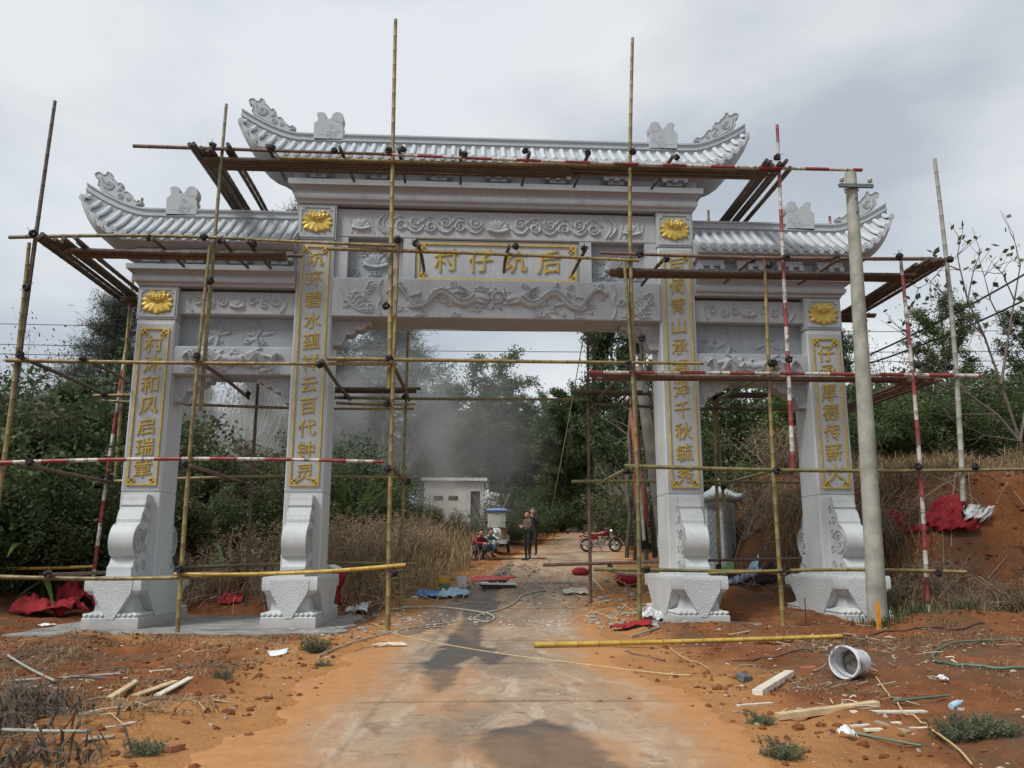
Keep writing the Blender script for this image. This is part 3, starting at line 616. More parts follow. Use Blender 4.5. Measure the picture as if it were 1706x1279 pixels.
# ---- beams
def beam(name, x0, x1, y0, z0, z1, rel=None, mat='stone', d=None, parent=None):
    m = MB(); d = d if d is not None else DP-y0; b = .02
    rings = [[(x, y0+b, z0), (x, y0, z0+b), (x, y0, z1-b), (x, y0+b, z1), (x, d-b, z1), (x, d, z1-b), (x, d, z0+b), (x, d-b, z0)] for x in (x0, x1)]
    m.loft(rings); o = m.build(name, mat, parent or GATE, ((x0+x1)/2, y0, z0), smooth=0)
    if rel: rel.build('relief_carving', (x0+x1)/2, y0-.004, (z0+z1)/2, mat, o)
    return o
IN, OU = XI-WP/2, XO-WP/2
# top beam: lotus and scrolling vine
R = Relief(2*IN-.06, .68, .018)
R.lotus(0, -.03, .95, .05)
for s in (-1, 1):
    for k in range(6):
        x = s*(.55+k*.36); R.spiral(x, .05*(-1)**k, .15, 1.5, 1.2*k, s*(-1)**k, .03, .04); R.stroke([(x-.22, -.06*(-1)**k), (x-.1, -.2*(-1)**k), (x+.08, -.2*(-1)**k), (x+.2, -.04*(-1)**k)], .03, .02, .035); R.petal(x-.1, -.15*(-1)**k, .1, .03, 1.57*(-1)**k+1.2, .035)
        R.petal(x+.05, 0, .16, .035, 1.57*(-1)**k+.5, .04)
    R.stroke([(s*2.75, .24), (s*2.95, 0), (s*2.75, -.24)], .03, .03, .04); R.stroke([(s*2.65, .26), (s*2.82, 0), (s*2.65, -.26)], .018, .018, .03)
    R.lotus(s*3.3, -.04, .8, .04)
    for k in range(5): R.stroke([(s*(3.0+.13*k), -.25), (s*(3.05+.13*k), .0), (s*(3.1+.13*k), .24)], .018, .012, .022)
beam('beam', -IN, IN, .10, 8.97, 9.70, R)
# lower beam: two dragons and the pearl
R = Relief(2*IN-.04, .92, .018)
R.dragon(-2.6, -.55, .24, rg); R.dragon(2.6, .55, .24, rg)
R.spiral(0, .02, .17, 2, 0, 1, .03, .06); R.dot(0, .02, .09, .075)
for k in range(8): a = k*.785; R.stroke([(.2*math.cos(a), .02+.2*math.sin(a)), (.29*math.cos(a+.3), .02+.29*math.sin(a+.3))], .03, .012, .045)
for k in range(64):
    x = rg.uniform(-2.6, 2.6); R.cloud(x, rg.uniform(-.4, .4), rg.uniform(.045, .085), rg, .034)
for s in (-1, 1):
    R.stroke([(s*2.75, .43), (s*2.85, .2), (s*2.72, 0), (s*2.85, -.2), (s*2.75, -.43)], .022, .022, .032)
    for k in range(9): R.cloud(s*rg.uniform(2.95, 3.7), rg.uniform(-.36, .36), rg.uniform(.06, .1), rg, .035)
    for k in range(6): R.stroke([(s*(2.98+.08*k), -.38+.1*k), (s*(3.25+.06*k), -.36+.03*k), (s*(3.5+.04*k), -.2+.08*k)], .02, .012, .03)
beam('dragon_beam', -IN, IN, -.04, 6.95, 7.91, R)
# name board between the two
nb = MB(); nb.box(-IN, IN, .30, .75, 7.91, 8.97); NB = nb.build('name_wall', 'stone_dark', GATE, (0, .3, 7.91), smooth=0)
m = MB(); m.box(-1.98, 1.98, .15, .30, 7.93, 8.95); m.build('name_board', 'stone', NB, smooth=0)
gold_frame(0, 7.955, 8.875, 3.84, .15, NB, .036, .16)
for k, ch in enumerate(TXT['N']): letter(ch, -1.25+k*.833, 8.40, .148, .62, NB)
for s in (-1, 1):
    for pa, pb in ((1.99, 2.28), (3.60, 3.895)): m = MB(); m.box(*sorted((s*pa, s*pb)), .10, .30, 7.912, 8.968); m.build('short_post', 'stone', NB, smooth=0)
    R = Relief(1.30, 1.0, .02)
    for k in range(8): R.cloud(rg.uniform(-.5, .5), rg.uniform(-.35, .3), rg.uniform(.07, .12), rg, .04)
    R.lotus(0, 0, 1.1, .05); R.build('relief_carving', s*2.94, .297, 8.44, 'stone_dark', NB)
# side bays
for s in (-1, 1):
    a, b = sorted((s*(XI+WP/2), s*OU)); wd = b-a
    R = Relief(wd-.04, .52, .02); R.lotus(0, -.02, .6, .04)
    for q in (-1, 1):
        for k in range(3): R.spiral(q*(.35+.28*k), .03*(-1)**k, .11, 1.4, k, q, .026, .035); R.petal(q*(.4+.28*k), -.05, .13, .03, 1.6+q, .03)
        R.stroke([(q*1.02, .2), (q*1.16, 0), (q*1.02, -.2)], .024, .024, .03)
    beam('beam', a, b, .12, 6.99, 7.555, R)
    R = Relief(wd-.04, .74, .02)
    for q in (-1, 1):
        R.stroke([(q*.5, -.33), (q*.42, -.1), (q*.55, .1), (q*.45, .3)], .035, .015, .04)
        for k in range(7): R.petal(q*.5, -.05, rg.uniform(.2, .38), .04, rg.uniform(0, 6.28), .035)
        for k in range(4): R.cloud(q*rg.uniform(.2, 1.1), rg.uniform(-.3, .3), .06, rg, .03)
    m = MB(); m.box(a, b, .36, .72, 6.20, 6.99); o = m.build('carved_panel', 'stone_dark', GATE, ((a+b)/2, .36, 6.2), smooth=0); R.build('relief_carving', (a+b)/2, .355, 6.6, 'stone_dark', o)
    R = Relief(wd-.04, .62, .02); R.dragon(-1.1, -.25, .15, rg); R.dragon(1.1, .25, .15, rg); R.dot(0, 0, .09, .05)
    for k in range(20): R.cloud(rg.uniform(-1.1, 1.1), rg.uniform(-.26, .26), .06, rg, .034)
    beam('dragon_beam', a, b, .04, 5.54, 6.20, R)
# sparrow-brace brackets under the beams
def brace(x, s, z1, wd, ht):
    P = [(0, 0), (wd, 0), (wd, -.10), (wd*.93, -.13), (wd*.86, -.11), (wd*.80, -.2), (wd*.68, -.24), (wd*.60, -.22), (wd*.52, -.33), (wd*.40, -.36), (wd*.34, -.34), (wd*.28, -ht*.82), (wd*.22, -ht), (0, -ht)]
    m = MB(); m.prism([(x+s*p, z1-.001+q) for p, q in P], lambda a, b: (a, .30, b), lambda a, b: (a, .72, b)); o = m.build('brace', 'stone', GATE, (x, .5, z1), smooth=0)
    for px, pz, r in ((.2, .2, .13), (.45, .16, .09), (.18, .42, .09), (.66, .1, .06)):
        c = MB(); c.tube([(x+s*(px*wd/.9+r*(1-.8*k/20)*math.cos(k*.5)), .30, z1-pz-r*(1-.8*k/20)*math.sin(k*.5)) for k in range(21)], .02, 5)
        c.build('scroll_carving', 'stone', o, smooth=60)
for s in (-1, 1):
    brace(s*-IN, s, 6.95, .92, .62); brace(s*-OU, s, 5.54, .82, .60); brace(s*-(XI+WP/2), -s, 5.54, .82, .60)
# cornices
def cornice(x0, x1, z0, prof, ox0=1, ox1=1):
    m = MB(); rings = []
    for dz, o in prof: rings.append([(x0-o*ox0, -.06-o, z0+dz), (x1+o*ox1, -.06-o, z0+dz), (x1+o*ox1, DP+.06+o, z0+dz), (x0-o*ox0, DP+.06+o, z0+dz)])
    m.loft(rings); return m.build('cornice', 'stone', GATE, ((x0+x1)/2, .5, z0), smooth=30)
CP = [(0, 0), (.07, .012), (.085, .05), (.10, .075), (.16, .10), (.22, .10), (.26, .075), (.268, .055), (.30, .06), (.36, .11), (.395, .17), (.40, .215), (.535, .225)]
cornice(-4.80, 4.80, 9.75, CP); CS = [(a*.85, b) for a, b in CP]
cornice(-8.37, -(XI+WP/2)-.002, 7.615, CS, 1, 0); cornice((XI+WP/2)+.002, 8.37, 7.615, CS, 0, 1)
# ---- roofs
def lift(e): return .76*max(0., e)**1.6
class Roof:
    def __init__(s, xa, xb, fa, fb, xf0, xf1, ze, zb, fz, mirror):
        s.xa, s.xb, s.fa, s.fb, s.xf0, s.xf1, s.ze, s.zb = xa, xb, fa, fb, xf0, xf1, ze, zb
    def e(s, x):
        if s.fa and x < s.xf0: return (s.xf0-x)/(s.xf0-s.xa)
        if s.fb and x > s.xf1: return (x-s.xf1)/(s.xb-s.xf1)
        return 0.
    def sec(s, x):
        e = s.e(x); L = lift(e); dp = 1-.62*e*e; return L, .5-1.0*dp, s.ze+L+.50*e**2.2, .36, s.ze+.70+L-.12*e*e
def roof(xa, xb, fa, fb, xf0, xf1, ze, zb, wa, wb):
    r = Roof(xa, xb, fa, fb, xf0, xf1, ze, zb, 0, 0); xs = np.linspace(xa, xb, 61); rings = []
    for x in xs:
        L, ey, z_e, ty, zt = r.sec(x); q = 0.
        if fa and x < wa: q = ((wa-x)/(wa-xa))**.85
        if fb and x > wb: q = ((x-wb)/(xb-wb))**.85
        zbb = zb+(z_e-.14-zb)*q; yi = .02+(ey+.12-.02)*q*.6
        rings.append([(x, ey, z_e-.13), (x, ey, z_e), (x, (ey+ty)/2, (z_e+zt)/2-.035), (x, ty, zt), (x, 1-ty, zt), (x, 1-(ey+ty)/2, (z_e+zt)/2-.035), (x, 1-ey, z_e), (x, 1-ey, z_e-.13), (x, 1-yi, zbb), (x, yi, zbb)])
    m = MB(); m.loft(rings); o = m.build('roof', 'stone', GATE, ((xa+xb)/2, .5, ze), smooth=40)
    n = int(round((xb-xa-.1)/.245)); xs = xa+.12+(np.arange(n))*((xb-xa-.24)/(n-1))
    for x in xs:                                # each run of roll tiles, with its round end and the drip beside it
        L, ey, z_e, ty, zt = r.sec(x); L2, ey2, z_e2, ty2, zt2 = r.sec(min(xb, x+.12)); m = MB(); rr = .064; P = []
        for t in np.linspace(0, 1, 6): P.append((ey-.03+(ty-ey+.03)*t, z_e+.02+(zt-z_e)*t-.045*math.sin(math.pi*t)))
        sl = 0.
        rings = [[(x+rr*math.cos(a), py-.7*rr*math.sin(a)*.7, pz+rr*math.sin(a)*.9) for a in np.linspace(0, math.pi, 8)] for py, pz in P]
        m.loft(rings, False, False)
        m.add([(x, ey-.055, z_e+.015)]+[(x+0.076*math.cos(a), ey-.055, z_e+.015+0.076*math.sin(a)) for a in np.linspace(0, 2*math.pi, 13)[:-1]]+[(x+0.076*math.cos(a), ey-.015, z_e+.015+0.076*math.sin(a)) for a in np.linspace(0, 2*math.pi, 13)[:-1]],
              [(0, 1+k, 1+(k+1) % 12) for k in range(12)]+[(1+k, 13+k, 13+(k+1) % 12, 1+(k+1) % 12) for k in range(12)])
        m.lathe([(.03, -.012), (.03, 0)], (x, ey-.055, z_e+.015), 'Y', 8)
        if x < xb-.2:
            dz = z_e2-z_e; m.prism([(-.115, .0-dz), (.115, .0+dz), (.085, -.075+dz*.7), (0, -.125), (-.085, -.075-dz*.7)], lambda a, b: (x+.122+a, ey2-.03, z_e2+b), lambda a, b: (x+.122+a, ey2-.004, z_e2+b))
        m.build('roof_tile', 'stone_tile', o, smooth=40)
    rings = []; g = []
    for x in np.linspace(xa, xb, 49):
        L, ey, z_e, ty, zt = r.sec(x); e = r.e(x); h = .40-.02*e; b = zt-.06
        rings.append([(x, .40, b), (x, .40, b+h*.45), (x, .36, b+h*.5), (x, .36, b+h*.62), (x, .41, b+h*.66), (x, .41, b+h*.86), (x, .37, b+h*.9), (x, .37, b+h), (x, .63, b+h), (x, .63, b+h*.9), (x, .59, b+h*.86), (x, .59, b+h*.66), (x, .64, b+h*.62), (x, .64, b+h*.5), (x, .60, b+h*.45), (x, .60, b)])
    m = MB(); m.loft(rings); m.build('ridge', 'stone', o, smooth=25); return o, r
RM, rm = roof(-6.42, 6.42, True, True, -4.95, 4.95, 10.78, 10.60, -4.97, 4.97)
RL, rl = roof(-9.98, -(XI+WP/2)-.005, True, False, -8.50, 0, 8.68, 8.46, -8.42, 0)
RR, rr_ = roof((XI+WP/2)+.005, 9.98, False, True, 0, 8.50, 8.68, 8.46, 0, 8.42)
VO, VF = arr(ORNM), arr(FINM)
# ornaments traced at the main roof's left end; the other ends take the same shapes
tx, tz = w2((60, 210)); rz = 12.30
def orn(parent, src, V, name, sgn, dx, dz, sc=1.):
    W = np.stack([(V[:, 0]-tx)*sc, -V[:, 2]+.5, (V[:, 1]-tz)*sc], -1)
    W[:, 0] = sgn*W[:, 0]+dx; W[:, 2] += dz; c = (W[:, 0].mean(), .5, W[:, 2].min()); return place_mesh(name, src, W, 'stone', parent, c, sgn < 0)
def scroll_extra(o, sgn, dx, dz, sc):
    f = lambda a, b, yy: (sgn*((w2((a, b))[0]-tx)*sc)+dx, yy, (w2((a, b))[1]-tz)*sc+dz)
    for yy in (.41, .59):
        m = MB()
        m.tube([f(304+52*(1-.85*k/36)*math.cos(k*.36), 226+52*(1-.85*k/36)*math.sin(k*.36), yy) for k in range(37)], .022, 6)
        m.tube([f(436+34*(1-.8*k/24)*math.cos(k*.4), 345+34*(1-.8*k/24)*math.sin(k*.4), yy) for k in range(25)], .018, 6)
        m.tube([f(525+24*(1-.8*k/20)*math.cos(k*.4), 380+24*(1-.8*k/20)*math.sin(k*.4), yy) for k in range(21)], .015, 6)
        for q in range(4): m.tube([f(215+10*q, 130+20*q, yy), f(225+8*q, 240+12*q, yy), f(300+10*q, 318+8*q, yy), f(420+12*q, 385+6*q, yy)], .014, 5)
        m.tube([f(a, b, yy) for a, b in RO[1:40]], .016, 5)
        tag(m.build('scroll_carving', 'stone', o, smooth=60), kind='stuff')
def fin_extra(o, sgn, dx, dz, sc):
    f = lambda a, b, yy: (sgn*((w2((a, b))[0]-tx)*sc)+dx, yy, (w2((a, b))[1]-tz)*sc+dz); q = random.Random(3)
    for yy in (.37, .63):
        m = MB()
        for k in range(9):
            a0, b0, r0 = q.uniform(1060, 1220), q.uniform(430, 560), q.uniform(18, 36); m.tube([f(a0+r0*(1-.8*j/16)*math.cos(j*.55), b0+r0*(1-.8*j/16)*math.sin(j*.55), yy) for j in range(17)], .018, 5)
        m.tube([f(1130, 330, yy), f(1160, 380, yy), f(1230, 390, yy)], .02, 5); m.tube([f(1180, 290, yy), f(1150, 330, yy), f(1165, 370, yy), f(1220, 370, yy)], .014, 5)
        for k in range(4): m.tube([f(965+14*k, 300, yy), f(975+14*k, 345, yy)], .012, 5)
        m.tube([f(930, 410, yy), f(925, 500, yy)], .014, 5); m.tube([f(960, 530, yy), f(1060, 540, yy), f(1160, 570, yy)], .018, 5)
        tag(m.build('scroll_carving', 'stone', o, smooth=60), kind='stuff')
def ends(parent, r, side, x_tip, fdx):
    zt = r.sec(x_tip)[4]+.32; sgn = 1 if side < 0 else -1; sc = 1.0
    dx, dz = x_tip, zt-.02
    o = orn(parent, ORNM, VO, 'ridge_end_scroll', sgn, dx, dz, sc); scroll_extra(o, sgn, dx, dz, sc)
    zf = r.ze+.70-.06+.40; z0 = w2((915, 515))[1]; dzf = zf-(z0-tz)
    o = orn(parent, FINM, VF, 'ridge_beast', sgn, dx+fdx, dzf, 1.); fin_extra(o, sgn, dx+fdx, dzf, 1.)
ends(RM, rm, -1, -6.42, 0); ends(RM, rm, 1, 6.42, 0); ends(RL, rl, -1, -9.98, 0.12); ends(RR, rr_, 1, 9.98, -.12)
# frieze and bracket sets under the eaves
def frieze(x0, x1, z0, z1, xs):
    m = MB(); m.box(x0, x1, .05, DP-.05, z0, z1); o = m.build('frieze', 'stone', GATE, ((x0+x1)/2, .5, z0), smooth=0)
    for x in xs:
        b = MB()
        for k, (hw, d) in enumerate(((.10, .10), (.20, .16), (.32, .24))): b.box(x-hw, x+hw, .05-d, .05, z0+.012+k*(z1-z0-.03)/3, z0+.005+(k+1)*(z1-z0-.03)/3)
        for q in (-.26, 0, .26): b.box(x+q-.055, x+q+.055, -.24, .05, z0+.02+.4*(z1-z0), z0+.02+.66*(z1-z0))
        b.build('bracket_set', 'stone', o, smooth=0)
frieze(-4.95, 4.95, 10.286, 10.64, [-4.35+1.45*k for k in range(7)]); frieze(-8.40, -(XI+WP/2)-.006, 8.008, 8.50, [-8.1, -7.1, -6.1, -5.15]); frieze((XI+WP/2)+.006, 8.40, 8.008, 8.50, [8.1, 7.1, 6.1, 5.15])

# ================================================================== THE SCAFFOLD
SCAF = thing('bamboo_scaffold', 'tall bamboo scaffold of yellow, brown and red-white poles lashed around the gate', 'scaffold', (0, .2, 0))
SR = random.Random(11); FY, BY = -1.7, 2.2
def pole_mesh(p, q, r, taper=.85, bend=.02, nodes=True, n=7):
    p, q = Vector(p), Vector(q); d = q-p; L = d.length; dn = d.normalized(); a = dn.orthogonal().normalized(); b = dn.cross(a)
    ba, bb = SR.uniform(-bend, bend)*min(1, L/4), SR.uniform(-bend, bend)*min(1, L/4); pts = []; rs = []
    ts = [0]; k = 1
    while nodes and k*.36 < L-.03: ts += [k*.36-.02, k*.36, k*.36+.02]; k += 1
    ts.append(L)
    for t in ts:
        u = t/L; s = math.sin(math.pi*u); pts.append(p+d*u+a*ba*s+b*bb*s)
        rs.append(r*(1-(1-taper)*u)*(1.13 if abs(t/.36-round(t/.36)) < .01 and 0 < t < L else 1))
    return MB().tube(pts, rs, n)
def pole(p, q, r=.045, mat='bamboo_yellow', name='pole', taper=.85, bend=.03, label=None, parent=None):
    m = pole_mesh(p, q, r, taper, bend); o = m.build(name, mat, parent or SCAF, tuple(p), 60, True)
    if label: o['label'] = label
    return o
def up(x0, z0, x1, z1, Y, r=.048, mat='bamboo_yellow', name='upright', label=None): return pole((x0, Y, z0), (x1, Y, z1), r*1.02, mat, name, .72, .09, label)
KNOT = MB(); _kr = random.Random(4)
for k in range(6):
    ax = Matrix.Rotation(_kr.uniform(-.7, .7), 4, 'X') @ Matrix.Rotation(_kr.uniform(-.7, .7), 4, 'Z'); rr0 = _kr.uniform(.05, .068)
    KNOT.tube([tuple(ax @ Vector((rr0*math.cos(a), .025*math.sin(3*a+k)+.02*(k-2.5)*.5, rr0*math.sin(a)))) for a in np.linspace(0, 6.283, 13)], _kr.uniform(.012, .02), 5)
KNOT.ball((.02, -.05, .01), (.05, .035, .045), 7, 5)
for k in range(4): a = _kr.uniform(0, 6.28); KNOT.tube([(.05*math.cos(a), -.04, .05*math.sin(a)), (.1*math.cos(a+.3), -.07, .1*math.sin(a+.3)), (.13*math.cos(a+.1), -.06, .15*math.sin(a+.2))], .006, 4)
KO = None
def lash(x, Y, z, s=1.):
    global KO
    if KO is None: KO = KNOT.build('lashing', 'lashing', SCAF, (0, .2, 0), 60); o = KO
    else: o = bpy.data.objects.new('lashing', KO.data); COL.objects.link(o); o.parent = SCAF
    o.location = (x, Y-.2, z); o.rotation_euler = (SR.uniform(-.6, .6), SR.uniform(0, 6), SR.uniform(-.6, .6)); o.scale = (s, s, s)
# uprights, front row
FU = [-9.9, -6.2, -2.32, 2.9, 5.84, 6.28, 8.92, 9.95]
up(-9.95, 4.6, -9.86, 11.29, FY, .05, 'bamboo_old'); up(-10.08, -.1, -10.0, 7.95, FY-.06, .052, 'bamboo_yellow')
up(-6.2, 4.4, -6.15, 11.34, FY, .046, 'bamboo_green'); up(-6.28, -.1, -6.24, 7.98, FY-.09, .046, 'bamboo_yellow')
up(-2.34, 4.9, -2.46, 13.62, FY, .055, 'bamboo_yellow'); up(-2.22, -.05, -2.24, 8.2, FY-.09, .05, 'bamboo_yellow')
up(2.86, 4.2, 3.07, 13.36, FY, .052, 'bamboo_yellow'); up(2.80, 0, 2.70, 7.8, FY-.09, .048, 'bamboo_green')
up(5.78, 0, 5.89, 7.97, FY, .048, 'bamboo_yellow')
up(6.19, 3.2, 6.37, 11.21, FY-.05, .05, 'bamboo_red', label='red and white painted pole'); up(8.85, .2, 9.02, 8.04, FY, .05, 'bamboo_red', label='red and white painted pole')
up(9.87, 2.6, 10.08, 10.5, FY, .058, 'bamboo_grey', label='grey weathered pole')
# uprights, back row
def upx(a, b, Y, r=.046, mat='bamboo_yellow', label=None):
    p, q = at(*a, Y), at(*b, Y); return pole(tuple(p), tuple(q), r, mat, 'upright', .8, .05, label)
upx((152, 985), (221, 508), BY, .048, 'bamboo_red', 'red and white painted pole'); upx((192, 800), (237, 330), BY, .045, 'bamboo_yellow')
upx((410, 1010), (430, 640), BY, .05, 'bamboo_rust'); upx((667, 1015), (680, 552), BY, .045, 'bamboo_yellow'); upx((984, 1010), (979, 500), BY, .045, 'bamboo_rust'); upx((991, 700), (988, 500), BY, .042, 'bamboo_old')
upx((1199, 945), (1180, 350), BY, .045, 'bamboo_yellow'); upx((1206, 842), (1192, 660), BY+.1, .04, 'bamboo_yellow'); upx((1399, 560), (1382, 360), BY, .045, 'bamboo_red'); upx((1073, 900), (1050, 640), BY, .045, 'bamboo_grey')
# ledgers
def led(a, b, Y, r=.042, mat='bamboo_yellow', label=None):
    p, q = at(*a, Y), at(*b, Y); return pole(tuple(p), tuple(q), r, mat, 'ledger', .76, .08, label)
LF = FY-.1
led((222, 243), (720, 259), LF, .042, 'bamboo_rust'); led((1436, 283), (640, 257), LF-.01, .042, 'bamboo_red', 'red and white painted pole')
led((15, 395), (505, 403), LF, .042, 'bamboo_green'); led((660, 409), (420, 399), LF-.09, .04, 'bamboo_yellow'); led((545, 414), (1065, 434), LF, .044, 'bamboo_yellow'); led((1560, 431), (1000, 421), LF, .045, 'bamboo_rust')
led((10, 600), (662, 606), LF, .045, 'bamboo_yellow'); led((545, 597), (1172, 605), LF-.09, .045, 'bamboo_yellow'); led((1634, 626), (978, 620), LF-.02, .045, 'bamboo_red', 'red and white painted pole')
led((-40, 772), (640, 769), LF, .045, 'bamboo_red', 'red and white painted pole'); led((1040, 776), (1740, 781), LF, .045, 'bamboo_green')
led((-30, 960), (520, 950), LF, .045, 'bamboo_yellow'); led((676, 941), (290, 956), LF-.09, .042, 'bamboo_fresh'); led((990, 948), (1330, 953), LF, .042, 'bamboo_green'); led((1610, 953), (1180, 955), LF-.09, .04, 'bamboo_yellow')
LB = BY-.09
led((545, 662), (1000, 665), LB, .042, 'bamboo_green'); led((292, 672), (690, 681), LB, .04, 'bamboo_yellow'); led((560, 671), (692, 673), LB-.08, .04, 'bamboo_yellow'); led((160, 803), (692, 796), LB, .042, 'bamboo_yellow'); led((952, 802), (1345, 804), LB, .042, 'bamboo_green')
led((-30, 946), (160, 943), BY, .045, 'bamboo_fresh'); led((300, 946), (695, 939), LB, .042, 'bamboo_green'); led((905, 941), (1340, 930), LB, .045, 'bamboo_rust'); led((985, 672), (1345, 682), LB, .042, 'bamboo_old'); led((155, 659), (300, 656), LB, .04, 'bamboo_yellow'); led((170, 667), (300, 668), LB-.1, .038, 'bamboo_green'); led((1400, 690), (1500, 655), LB, .045, 'bamboo_rust')
# transoms running from the front row to the gate or to the back row
def trn(x, z, y0=-1.98, y1=2.4, dx=0., r=.042, mat='bamboo_old', dz=0.): return pole((x, y0, z), (x+dx, y1, z+dz), r, mat, 'transom', .85, .04)
for u, dx in ((445, .05), (566, .1), (664, .03), (767, 0), (882, -.05), (980, -.1), (1120, -.1)):
    x = at(u, 250, -1.98)[0]; trn(x, 10.22, -2.0, -.33, dx, .042, 'bamboo_old'); lash(x, LF-.02, 10.2, .9)
for u, dx in ((255, .1), (372, .1), (412, .12), (697, .05), (848, -.03), (976, -.08), (1102, -.1)):
    x = at(u, 400, -1.98)[0]; trn(x, 8.0 if u < 1000 else 7.75, -2.05, -.32, dx, .042, 'bamboo_old'); lash(x, LF-.02, 8.0 if u < 1000 else 7.8, .9)
for x, dx in ((5.5, -.1), (7.4, -.2)): trn(x, 7.85, -2.05, -.32, dx, .042, 'bamboo_rust'); lash(x, LF, 7.87, .9)
for x, dx, m_ in ((-9.8, 0, 'bamboo_old'), (-6.3, 0, 'bamboo_rust'), (-3.72, 0, 'bamboo_old'), (-2.3, .1, 'bamboo_rust'), (2.75, -.1, 'bamboo_old'), (5.9, -.15, 'bamboo_green')):
    trn(x, 5.42, -2.0, 2.4, dx, .045, m_); lash(x, FY-.05, 5.45); lash(x+dx, BY, 5.45, .9)
trn(-8.55, 5.42, -1.98, .6, 0, .04); lash(-8.55, FY-.05, 5.45, .9)
for x in (-9.4, -6.25, -2.22, 2.68, 5.82): trn(x, 3.24, -1.95, 2.4, 0, .042, 'bamboo_green' if x > 2 else 'bamboo_rust'); lash(x, FY-.04, 3.27); lash(x, BY, 3.27, .9)
for x in (-8.75, -6.28, -2.2, 2.85, 5.8): trn(x, 1.10, -2.0, 2.35, .05, .042, 'bamboo_rust'); lash(x, FY-.05, 1.14); lash(x, BY, 1.14, .9)
for x, zz in ((-9.9, (8.1, 6.9)), (-6.18, (8.1, 10.2, 7.2)), (-2.4, (8.1, 10.2, 6.7, 4.5)), (2.95, (10.25, 7.9, 6.0)), (5.85, (5.5, 7.7)), (6.28, (10.2, 7.9, 5.6)), (8.92, (5.5, 3.3, 1.2, 7.9)), (9.95, (8.0, 5.5, 3.3))):
    for z in zz: lash(x, LF+.02, z)
# walkways of bamboo poles laid side by side
def walk(x0, x1, y0, y1, z, n, mats=('bamboo_old',), r=.047, along='x'):
    for k in range(n):
        t = k/(n-1) if n > 1 else 0; e = SR.uniform(-.22, .22); f = SR.uniform(-.22, .22); zz = z+SR.uniform(-.012, .012); m_ = mats[k % len(mats)]
        if along == 'x': y = y0+(y1-y0)*t; pole((x0+e, y, zz), (x1+f, y, zz+.02), r, m_, 'walkway_pole', .9, .03)
        else: x = x0+(x1-x0)*t; pole((x, y0+e, zz), (x, y1+f, zz), r, m_, 'walkway_pole', .9, .03)
walk(-6.5, 1.6, -1.66, -1.22, 10.03, 6); walk(-.5, 6.2, -1.62, -1.2, 10.12, 6, ('bamboo_old', 'bamboo_rust', 'bamboo_old')); pole((-4.9, -1.74, 10.06), (3.2, -1.74, 10.1), .04, 'bamboo_yellow', 'walkway_pole')
walk(-6.75, -6.32, -1.95, 2.5, 10.14, 5, along='y'); walk(-6.05, -5.95, -2.0, 2.4, 10.2, 2, along='y'); walk(5.95, 6.4, -1.95, 2.5, 10.16, 5, along='y'); walk(6.55, 6.6, -1.9, 2.2, 10.1, 2, along='y')
walk(-9.3, -4.55, -1.66, -1.22, 7.86, 6, ('bamboo_old', 'bamboo_rust')); walk(-9.75, -9.2, -2.0, 2.6, 7.98, 6, along='y'); walk(-8.95, -8.9, -2, 2.3, 7.95, 2, along='y'); walk(-9.5, -4.4, 1.7, 2.4, 7.85, 6)
walk(2.6, 9.3, -1.66, -1.22, 7.66, 6, ('bamboo_old', 'bamboo_rust')); walk(9.3, 9.9, -2.0, 2.6, 7.86, 6, along='y'); walk(4.4, 10.0, 1.7, 2.4, 7.72, 6)
walk(2.1, 9.6, -1.66, -1.30, 5.26, 4, ('bamboo_rust', 'bamboo_old')); walk(8.9, 9.5, -1.9, 1.8, 5.2, 4, ('bamboo_rust',), along='y')
walk(-4.3, -2.0, 2.0, 2.35, 5.62, 4); walk(2.15, 4.0, 2.0, 2.35, 5.62, 4); walk(4.9, 7.3, 2.0, 2.4, 5.6, 5)

# ================================================================== POLES AND WIRES
def wire(name, pts, r, mat, label, cat, group=None, n=5, smooth=True):
    P = [Vector(p) for p in pts]; m = MB().tube(P, r, n); return tag(m.build(name, mat, org=tuple(P[0]), smooth=60), label, cat, group)
def sag(p, q, s, n=16): p, q = np.array(p), np.array(q); return [tuple(p+(q-p)*t-np.array([0, 0, s*4*t*(1-t)])) for t in np.linspace(0, 1, n)]
b0, t0 = at(1459, 990, -2.45), at(1417, 288, -2.45); b0 = np.array([b0[0], -2.45, b0[2]-.5])
U = thing('utility_pole', 'bare grey concrete utility pole with small crossarm in front of the right outer pillar', 'utility pole', tuple(b0))
m = MB(); m.tube([b0+(t0-b0)*k/10 for k in range(11)], [.19-.072*k/10 for k in range(11)], 16); m.build('shaft', 'concrete_pole', U, smooth=50)
m = MB(); c = t0+(b0-t0)*.038
m.box(c[0]-.36, c[0]+.40, c[1]-.2, c[1]-.14, c[2]-.06, c[2]+.02); m.box(c[0]-.36, c[0]+.40, c[1]-.14, c[1]-.12, c[2]+.0, c[2]+.02); m.build('crossarm', 'galv', U, smooth=0)
m = MB(); m.lathe([(.155, -.02), (.16, 0), (.155, .02)], (c[0], c[1], c[2]+.02), 'Z', 16, False); m.lathe([(.15, -.02), (.152, .02)], (c[0], c[1], c[2]-.05), 'Z', 16, False); m.build('clamp', 'galv', U, smooth=40)
for s in (-.28, .34):
    m = MB(); m.lathe([(.012, 0), (.012, .05), (.05, .055), (.06, .075), (.03, .09), (.03, .1), (.05, .115), (.045, .135), (.015, .15), (.012, .22)], (c[0]+s, c[1]-.17, c[2]+.02), 'Z', 10); m.build('insulator', 'porcelain', U, smooth=40)
for k in range(3):
    p = t0+(b0-t0)*(.025+.035*k); m = MB(); m.lathe([(.018, -.01), (.018, .02)], (p[0]+.02, p[1]-.14, p[2]-.08), 'Y', 8); m.build('bolt', 'wire', U, smooth=0)
b1, t1 = at(1112, 905, 4.2), at(1072, 640, 4.2)
